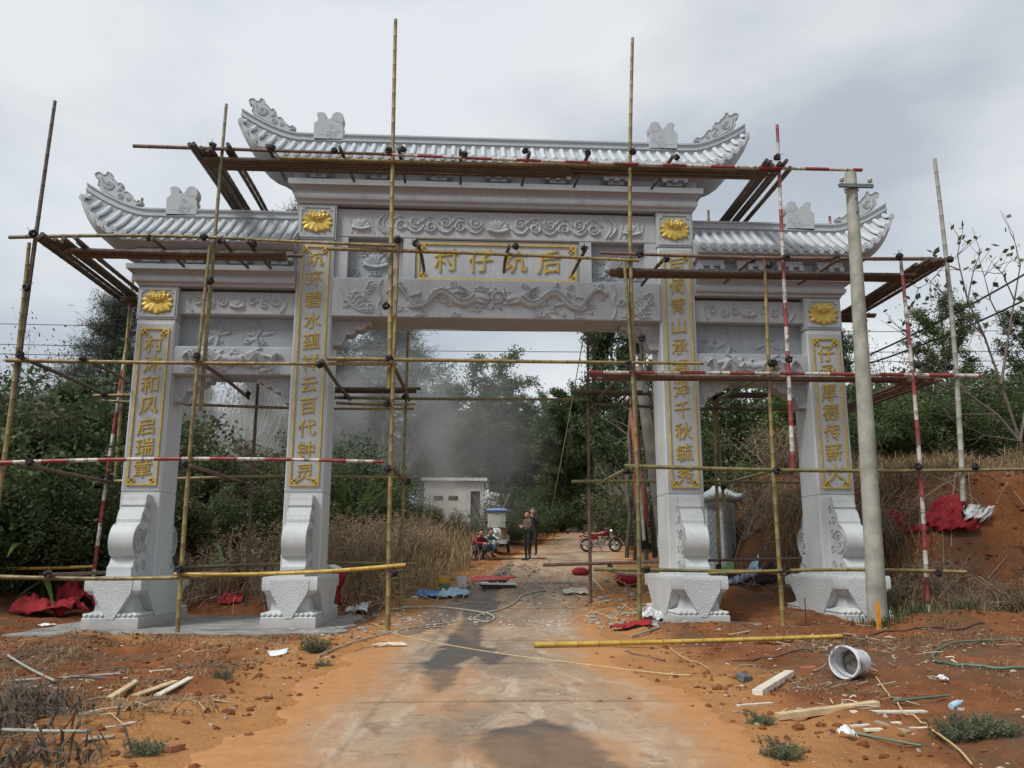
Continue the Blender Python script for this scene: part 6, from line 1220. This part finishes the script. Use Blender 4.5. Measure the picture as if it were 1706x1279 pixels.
# ================================================================== PEOPLE
def person(label, loc, rz, pose, mats, H=1.66, hair='hair', cap_=None):
    # pose: joint positions for a 1.7 m figure facing -y
    J = pose; sc = H/1.7; root = thing('person', label, 'person', tuple(loc)); root.rotation_euler = (0, 0, rz)
    E = []; names = list(J); idx = {n: i for i, n in enumerate(names)}; rad = {'pelvis': .135, 'waist': .125, 'chest': .15, 'neck': .052, 'chin': .075, 'head': .098, 'crown': .075, 'nose': .018}
    for s in 'lr':
        rad.update({'hip'+s: .095, 'knee'+s: .062, 'ank'+s: .042, 'ball'+s: .04, 'toe'+s: .028, 'sho'+s: .072, 'elb'+s: .047, 'wri'+s: .03, 'palm'+s: .033})
        E += [('pelvis', 'hip'+s, 2), ('hip'+s, 'knee'+s, 2), ('knee'+s, 'ank'+s, 2), ('ank'+s, 'ball'+s, 3), ('ball'+s, 'toe'+s, 3), ('chest', 'sho'+s, 1), ('sho'+s, 'elb'+s, 1), ('elb'+s, 'wri'+s, 1), ('wri'+s, 'palm'+s, 0)]
    E += [('pelvis', 'waist', 1), ('waist', 'chest', 1), ('chest', 'neck', 1), ('neck', 'chin', 0), ('chin', 'head', 0), ('head', 'crown', 0), ('chin', 'nose', 0)]
    V = [Vector(J[n]) for n in names]; R_ = [rad[n] for n in names]; ed = [(idx[a], idx[b], c) for a, b, c in E]
    for s in 'lr':                              # five fingers on each palm
        w_, p_ = V[idx['wri'+s]], V[idx['palm'+s]]; d = (p_-w_).normalized(); a = d.orthogonal().normalized(); b = d.cross(a)
        for k in range(5):
            o = (k-1.5)*.019 if k < 4 else -.045; L = (.06, .072, .068, .052, .045)[k]; base = p_ + a*o + d*(.02 if k < 4 else -.02); i0 = len(V)
            V += [base, base+d*L*.6+b*.012+a*(0 if k < 4 else -.02), base+d*L+b*.03+a*(0 if k < 4 else -.015)]; R_ += [.0095, .009, .007]; ed += [(idx['palm'+s], i0, 0), (i0, i0+1, 0), (i0+1, i0+2, 0)]
    me = bpy.data.meshes.new('sk'); me.from_pydata([tuple(v*sc) for v in V], [(a, b) for a, b, c in ed], []); o = bpy.data.objects.new('sk', me); COL.objects.link(o)
    o.modifiers.new('s', 'SKIN'); sv = me.skin_vertices[0].data
    for i, r in enumerate(R_):
        k = (1.2, .85) if i < len(names) and names[i] in ('pelvis', 'waist', 'chest') else (1, 1); sv[i].radius = (r*sc*k[0], r*sc*k[1])
    sv[idx['pelvis']].use_root = True; su = o.modifiers.new('u', 'SUBSURF'); su.levels = su.render_levels = 2
    bpy.context.view_layer.update(); bm_ = bpy.data.meshes.new_from_object(o.evaluated_get(bpy.context.evaluated_depsgraph_get())); bpy.data.objects.remove(o)
    bm_.materials.clear()
    for q in ['skin']+list(mats): bm_.materials.append(M[q])
    A = np.array([V[a]*sc for a, b, c in ed]); B = np.array([V[b]*sc for a, b, c in ed]); cl = np.array([c for a, b, c in ed])
    for f in bm_.polygons:
        c = np.array(f.center); t = np.clip(((c-A)*(B-A)).sum(1)/((B-A)**2).sum(1), 0, 1); d = np.linalg.norm(A+(B-A)*t[:, None]-c, axis=1); f.material_index = int(cl[d.argmin()])
    bm_.shade_smooth(); bd = bpy.data.objects.new('body', bm_); COL.objects.link(bd); bd.parent = root
    hd = V[idx['head']]*sc; up_ = (V[idx['crown']]-V[idx['chin']]).normalized(); fw = (V[idx['nose']]-V[idx['chin']]); fw = (fw-up_*fw.dot(up_)).normalized(); sd_ = up_.cross(fw)
    m = MB(); rings = []
    for i in range(1, 7):
        th = math.pi*.62*i/6; rings.append([tuple(hd+up_*(.045+.098*math.cos(th))*sc+(fw*(-.02+math.cos(a)*.098*math.sin(th)*(1 if math.cos(a) < .3 or i < 4 else .55))+sd_*math.sin(a)*.096*math.sin(th))*sc) for a in np.linspace(0, 2*math.pi, 13)[:-1]])
    m.loft(rings); h = m.build('hair', hair, None, (0, 0, 0), 60); h.parent = root
    m = MB()
    for s in (-1, 1): m.ball(tuple(hd+(fw*.088+sd_*.034*s+up_*.005)*sc), .012*sc, 6, 5)
    e = m.build('eyes', 'hair', None, (0, 0, 0), 60); e.parent = root
    for s in (-1, 1): m = MB(); m.ball(tuple(hd+(sd_*.098*s-up_*.01)*sc), (.02*sc, .02*sc, .032*sc), 6, 5); e = m.build('ear', 'skin', None, (0, 0, 0), 60); e.parent = root
    return root
def stand(arms, turn=0.):
    P = {'pelvis': (0, 0, .95), 'waist': (0, .01, 1.08), 'chest': (0, 0, 1.27), 'neck': (0, .01, 1.44), 'chin': (0, -.01, 1.52), 'head': (0, 0, 1.59), 'crown': (0, .01, 1.66), 'nose': (0, -.115, 1.55)}
    for s, k in (('l', 1), ('r', -1)): P.update({'hip'+s: (.095*k, 0, .90), 'knee'+s: (.11*k, -.02, .49), 'ank'+s: (.115*k, .02, .09), 'ball'+s: (.12*k, -.09, .045), 'toe'+s: (.125*k, -.18, .035), 'sho'+s: (.185*k, .01, 1.37)})
    P.update(arms); return P
def squat():
    P = {'pelvis': (0, .14, .27), 'waist': (0, .10, .42), 'chest': (0, -.02, .62), 'neck': (0, -.11, .78), 'chin': (0, -.16, .84), 'head': (0, -.17, .91), 'crown': (0, -.16, .98), 'nose': (0, -.28, .86)}
    for s, k in (('l', 1), ('r', -1)): P.update({'hip'+s: (.11*k, .12, .26), 'knee'+s: (.2*k, -.27, .52), 'ank'+s: (.15*k, -.02, .10), 'ball'+s: (.16*k, -.14, .045), 'toe'+s: (.17*k, -.23, .035), 'sho'+s: (.19*k, -.06, .70), 'elb'+s: (.27*k, -.26, .56), 'wri'+s: (.13*k, -.44, .54), 'palm'+s: (.07*k, -.50, .54)})
    return P
fold = {'elbl': (.26, -.06, 1.12), 'wril': (.03, -.22, 1.16), 'palml': (-.04, -.235, 1.17), 'elbr': (-.26, -.06, 1.12), 'wrir': (-.02, -.25, 1.12), 'palmr': (.05, -.26, 1.13)}
chinh = {'elbl': (.25, -.08, 1.13), 'wril': (.06, -.2, 1.36), 'palml': (.02, -.2, 1.43), 'elbr': (-.24, .02, 1.1), 'wrir': (-.2, -.16, .92), 'palmr': (-.19, -.2, .86)}
def px_at(u, Y): x = at(u, 920, Y)[0]; return (x, Y, max(float(road_z(Y))+.014, gz(x, Y)) if abs(x-road_x(Y)) > 2 else float(road_z(Y))+.014)
person('man in grey-brown jacket and dark trousers standing sideways with folded arms', px_at(879, 9.0), math.radians(-62), stand(fold), ('cloth_brown', 'cloth_black', 'shoe'), 1.62)
person('man all in black standing behind the man in the brown jacket', px_at(888, 11.6), math.radians(-20), stand(chinh), ('cloth_black', 'cloth_black', 'shoe'), 1.70, 'hair_grey')
person('man in maroon jacket squatting at the left edge of the road', px_at(797, 9.3), math.radians(35), squat(), ('cloth_maroon', 'cloth_grey', 'shoe'), 1.66)
person('person in teal top squatting beside the three-wheeler', px_at(813, 10.0), math.radians(40), squat(), ('cloth_teal', 'cloth_denim', 'shoe'), 1.62)
bend = {'pelvis': (0, .12, .86), 'waist': (0, .02, .98), 'chest': (0, -.18, 1.08), 'neck': (0, -.34, 1.10), 'chin': (0, -.42, 1.06), 'head': (0, -.48, 1.06), 'crown': (0, -.55, 1.08), 'nose': (0, -.47, .96)}
for s, k in (('l', 1), ('r', -1)): bend.update({'hip'+s: (.1*k, .12, .83), 'knee'+s: (.12*k, -.02, .47), 'ank'+s: (.12*k, .06, .09), 'ball'+s: (.125*k, -.05, .045), 'toe'+s: (.13*k, -.14, .035), 'sho'+s: (.18*k, -.24, 1.08), 'elb'+s: (.2*k, -.3, .82), 'wri'+s: (.1*k, -.42, .66), 'palm'+s: (.08*k, -.46, .6)})
bx = at(563, 960, 3.3)[0]; person('worker in white shirt and red trousers bending behind the left inner pillar', (bx, 3.3, gz(bx, 3.3)), math.radians(-100), bend, ('cloth_white', 'cloth_red', 'shoe'), 1.72)

# ================================================================== MOTORCYCLE AND THREE-WHEELER
def vehicle(name, label, cat, loc, rz): o = thing(name, label, cat, tuple(loc)); o.rotation_euler = (0, 0, rz); return o
def vpart(name, m, mat, root, smooth=45): o = m.build(name, mat, None, (0, 0, 0), smooth); o.parent = root; WL[o.name] = (0, 0, 0); return o
def torus(m, c, R, r, axis='Y', n=28, k=9):
    for i in range(1):
        rings = []
        for a in np.linspace(0, 2*math.pi, n+1): rings.append([(c[0]+(R+r*math.cos(b))*math.cos(a), c[1]+r*math.sin(b), c[2]+(R+r*math.cos(b))*math.sin(a)) if axis == 'Y' else (c[0]+r*math.sin(b), c[1]+(R+r*math.cos(b))*math.cos(a), c[2]+(R+r*math.cos(b))*math.sin(a)) for b in np.linspace(0, 2*math.pi, k+1)[:-1]])
        m.loft(rings, False)
    return m
def wheel(root, x, R, y=0, axis='Y', tw=.045):
    w_ = vpart('wheel', torus(MB(), (x, y, R), R-tw, tw, axis), 'rubber', root)
    m = torus(MB(), (x, y, R), R-tw*1.9, .018, axis, 28, 6); r = vpart('rim', m, 'chrome', w_); r.parent = w_
    m = MB()
    for a in np.linspace(0, 2*math.pi, 17)[:-1]:
        e = (math.cos(a)*(R-tw*1.9), math.sin(a)*(R-tw*1.9)); m.tube([(x, y, R), (x+e[0], y, R+e[1])] if axis == 'Y' else [(x, y, R), (x, y+e[0], R+e[1])], .005, 4)
    m.lathe([(.03, -.07), (.08, -.05), (.08, .05), (.03, .07)], (x, y, R), axis, 14); s = vpart('spokes', m, 'chrome', w_); s.parent = w_
MX = px_at(1001, 14.3); MC = vehicle('motorcycle', 'dark red motorcycle parked across the road facing right', 'motorcycle', MX, math.radians(4)); S = .92; MC.scale = (S, S, S)
wheel(MC, -.62, .29); wheel(MC, .64, .30)
m = MB(); m.tube([(.40, 0, .92), (.34, 0, .62), (.10, 0, .36), (-.25, 0, .34), (-.35, 0, .55), (-.1, 0, .70), (.36, 0, .78)], .028, 7); m.tube([(-.35, 0, .55), (-.8, 0, .70)], .03, 7); vpart('frame', m, 'black_paint', MC)
m = MB()
for s in (-.07, .07): m.tube([(.40, s, .93), (.50, s, .62), (.64, s, .30)], .022, 7)
vpart('fork', m, 'chrome', MC)
m = MB(); m.loft([[(x, w_*math.cos(a), .77+dz+h_*math.sin(a)) for a in np.linspace(0, 6.283, 13)[:-1]] for x, w_, h_, dz in ((-.03, .05, .05, -.02), (.03, .12, .10, 0), (.16, .145, .125, .02), (.3, .12, .11, .02), (.38, .05, .05, .02))]); vpart('fuel_tank', m, 'moto_red', MC)
m = MB(); m.loft([[(x, w_*math.cos(a), z+h_*math.sin(a)) for a in np.linspace(0, 6.283, 13)[:-1]] for x, w_, h_, z in ((-.78, .08, .03, .80), (-.7, .12, .05, .79), (-.4, .13, .055, .76), (-.15, .11, .05, .76), (.0, .07, .04, .80))]); vpart('seat', m, 'seat_tan', MC)
m = MB(); m.rbox((0, 0, .40), (.30, .22, .22), (0, 0, 0), .3); m.lathe([(.10, -.14), (.11, -.12), (.11, .12), (.10, .14)], (-.03, 0, .38), 'Y', 16)
for k in range(5): m.rbox((.10+.012*k, 0, .50+.03*k), (.16, .18, .012), (0, -.3, 0), .1)
vpart('engine', m, 'engine', MC)
m = MB(); m.tube([(.12, -.12, .45), (.2, -.13, .3), (.0, -.14, .2), (-.3, -.15, .22)], .022, 7); m.tube([(-.3, -.15, .22), (-.4, -.15, .25), (-.85, -.16, .34), (-.9, -.16, .35)], [.025, .045, .05, .03], 10); vpart('exhaust', m, 'chrome', MC)
for nm, x, R, a0, a1 in (('front_mudguard', .64, .345, .3, 2.4), ('rear_mudguard', -.62, .34, .5, 2.9)):
    m = MB(); m.loft([[(x+R*math.cos(a), w_, .3+R*math.sin(a)+(.01 if abs(w_) < .03 else 0)) for w_ in (-.06, -.03, .03, .06)] for a in np.linspace(a0, a1, 12)], False, False); vpart(nm, m, 'chrome' if x > 0 else 'moto_red', MC)
m = MB(); m.loft([[(x, y_, z) for y_, z in ((-.13, .52), (-.15, .62), (-.13, .70), (.13, .70), (.15, .62), (.13, .52))] for x in (-.45, -.12)]); vpart('side_cover', m, 'moto_red', MC)
m = MB(); m.tube([(.28, -.36, 1.0), (.36, -.26, 1.02), (.40, -.08, .95), (.40, .08, .95), (.36, .26, 1.02), (.28, .36, 1.0)], .014, 7); hb = vpart('handlebar', m, 'chrome', MC)
for s in (-1, 1): m = MB(); m.tube([(.35, .25*s, 1.02), (.36, .30*s, 1.18)], .007, 5); m.ball((.36, .32*s, 1.22), (.015, .06, .045), 10, 6); o = vpart('mirror', m, 'black_paint', MC)
m = MB(); m.lathe([(.03, -.12), (.08, -.06), (.095, 0)], (.50, 0, .88), 'X', 16); vpart('headlight', m, 'chrome', MC); m = MB(); m.lathe([(.09, .0), (.06, .03), (.01, .035)], (.50, 0, .88), 'X', 16); vpart('headlight_lens', m, 'lens', MC)
m = MB(); m.box(-.98, -.72, -.16, .16, .84, .86); m.box(-.98, -.94, -.16, .16, .86, .97); vpart('rear_rack', m, 'black_paint', MC, 0); m = MB(); m.rbox((-.88, 0, .66), (.08, .16, .08), (0, .3, 0), .3); vpart('tail_light', m, 'red_cloth', MC)
m = MB(); m.tube([(-.78, .1, .86), (-1.35, .12, .92)], .01, 5); m.ball((-1.42, .12, .84), (.06, .03, .10), 10, 6); vpart('trailing_mirror', m, 'black_paint', MC)
m = MB(); m.tube([(-.1, -.12, .3), (-.02, -.28, .02)], .014, 6); vpart('kickstand', m, 'black_paint', MC)
TX = px_at(829, 12.2); TW = vehicle('three_wheeler', 'white electric three-wheeler with blue canopy facing the camera', 'three-wheeler', TX, math.radians(-8)); TW.scale = (.95, .95, .95)
wheel(TW, 0, .24, -.75, 'X'); wheel(TW, -.36, .24, .75, 'X'); wheel(TW, .36, .24, .75, 'X')
m = MB(); m.loft([[(w_*math.cos(a)*1.0, y_+d_*math.sin(a), z) for a in np.linspace(0, 6.283, 17)[:-1]] for z, y_, w_, d_ in ((.30, -.62, .10, .12), (.42, -.66, .16, .14), (.60, -.62, .20, .15), (.78, -.58, .21, .13), (.90, -.56, .17, .10), (.95, -.55, .08, .06))]); vpart('front_cowl', m, 'scooter_white', TW)
m = MB(); m.lathe([(.10, -.06), (.11, 0), (.09, .02)], (0, -.76, .80), 'Y', 16); vpart('headlight', m, 'chrome', TW); m = MB(); m.lathe([(.015, -.05), (.06, -.045), (.095, -.01)], (0, -.78, .80), 'Y', 16); vpart('headlight_lens', m, 'lens', TW)
m = MB(); m.loft([[(.11*math.cos(a), -.75+.30*math.sin(b)*1.0, .24+.30*math.cos(b)+.03*math.sin(a)) for a in np.linspace(0, math.pi, 6)] for b in np.linspace(-1.2, 1.2, 9)], False, False); vpart('front_mudguard', m, 'scooter_white', TW)
m = MB(); m.tube([(-.34, -.38, 1.0), (-.12, -.52, .97), (.12, -.52, .97), (.34, -.38, 1.0)], .016, 7); vpart('handlebar', m, 'black_paint', TW)
for s in (-1, 1): m = MB(); m.tube([(.25*s, -.45, 1.0), (.36*s, -.5, 1.12)], .007, 5); m.ball((.4*s, -.5, 1.17), (.075, .015, .05), 10, 6); vpart('mirror', m, 'black_paint', TW)
m = MB(); m.rbox((0, .1, .30), (.6, 1.3, .08), (0, 0, 0), .2); vpart('floor_deck', m, 'black_paint', TW, 0); m = MB(); m.rbox((0, .45, .62), (.6, .45, .16), (0, 0, 0), .3); m.rbox((0, .66, .85), (.6, .10, .36), (-.1, 0, 0), .3); vpart('seat', m, 'seat_tan', TW, 0)
m = MB(); m.rbox((0, .5, .45), (.66, .5, .2), (0, 0, 0), .15); m.rbox((0, .95, .55), (.7, .45, .34), (0, 0, 0), .1); vpart('rear_body', m, 'scooter_white', TW, 0)
m = MB()
for s in (-1, 1): m.tube([(.32*s, -.42, .95), (.35*s, -.25, 1.62)], .012, 6); m.tube([(.33*s, .75, .9), (.36*s, .6, 1.62)], .012, 6)
vpart('canopy_posts', m, 'chrome', TW)
m = MB(); m.loft([[(w_*math.cos(a)*(1.25 if k % 2 else 1), .18+d_*math.sin(a)*(1.25 if k % 2 else 1), z) for k, a in enumerate(np.arange(8)*math.pi/4)] for z, w_, d_ in ((1.58, .46, .78), (1.62, .47, .80), (1.67, .40, .70), (1.72, .22, .4))]); vpart('canopy', m, 'canopy_blue', TW, 20)
m = MB(); m.loft([[(.36*math.sin(a), -.48-.08*math.cos(a)+.12*(z-1.0), z) for a in np.linspace(-1.3, 1.3, 9)] for z in np.linspace(.97, 1.56, 6)], False, False); vpart('windscreen', m, 'windscreen', TW)

# ================================================================== SMOKE drifting from a fire behind the left pillars
t = MT('smoke'); t.t.nodes.remove(t.b); pv = t.n('ShaderNodeVolumePrincipled'); t.l(pv.outputs[0], t.o.inputs['Volume']); pv.inputs['Color'].default_value = (.96, .97, .98, 1); pv.inputs['Anisotropy'].default_value = .2
g = t.n('ShaderNodeVectorMath', operation='LENGTH'); t.l(t.co(), g.inputs[0]); f = t.math('SUBTRACT', 1., g.outputs['Value']); f = t.math('MAXIMUM', f, 0.)
nzv = t.noise(.32, 4, .55, t.pos(), .8); nn = t.ramp(nzv, (.34, (0, 0, 0)), (.70, (1, 1, 1))); t.l(t.math('MULTIPLY', t.math('MULTIPLY', f, nn), .27), pv.inputs['Density']); M['smoke'] = t.m
for k, (u, v, Y, rx, ry, rz_) in enumerate(((640, 730, 15, 7.5, 3.4, 6.2), (400, 720, 14, 5.0, 3.0, 4.0))):
    c = at(u, v, Y); m = MB(); m.ball((0, 0, 0), 1., 18, 12); o = m.build('smoke', 'smoke', org=(0, 0, 0), smooth=180); o.location = c; o.scale = (rx, ry, rz_)
    tag(o, 'pale smoke drifting '+('between the white hut and the left inner pillar' if k == 0 else 'through the left side opening'), 'smoke', None, 'stuff')
M['smoke'].cycles.volume_step_rate = 4 if hasattr(M['smoke'].cycles, 'volume_step_rate') else 1
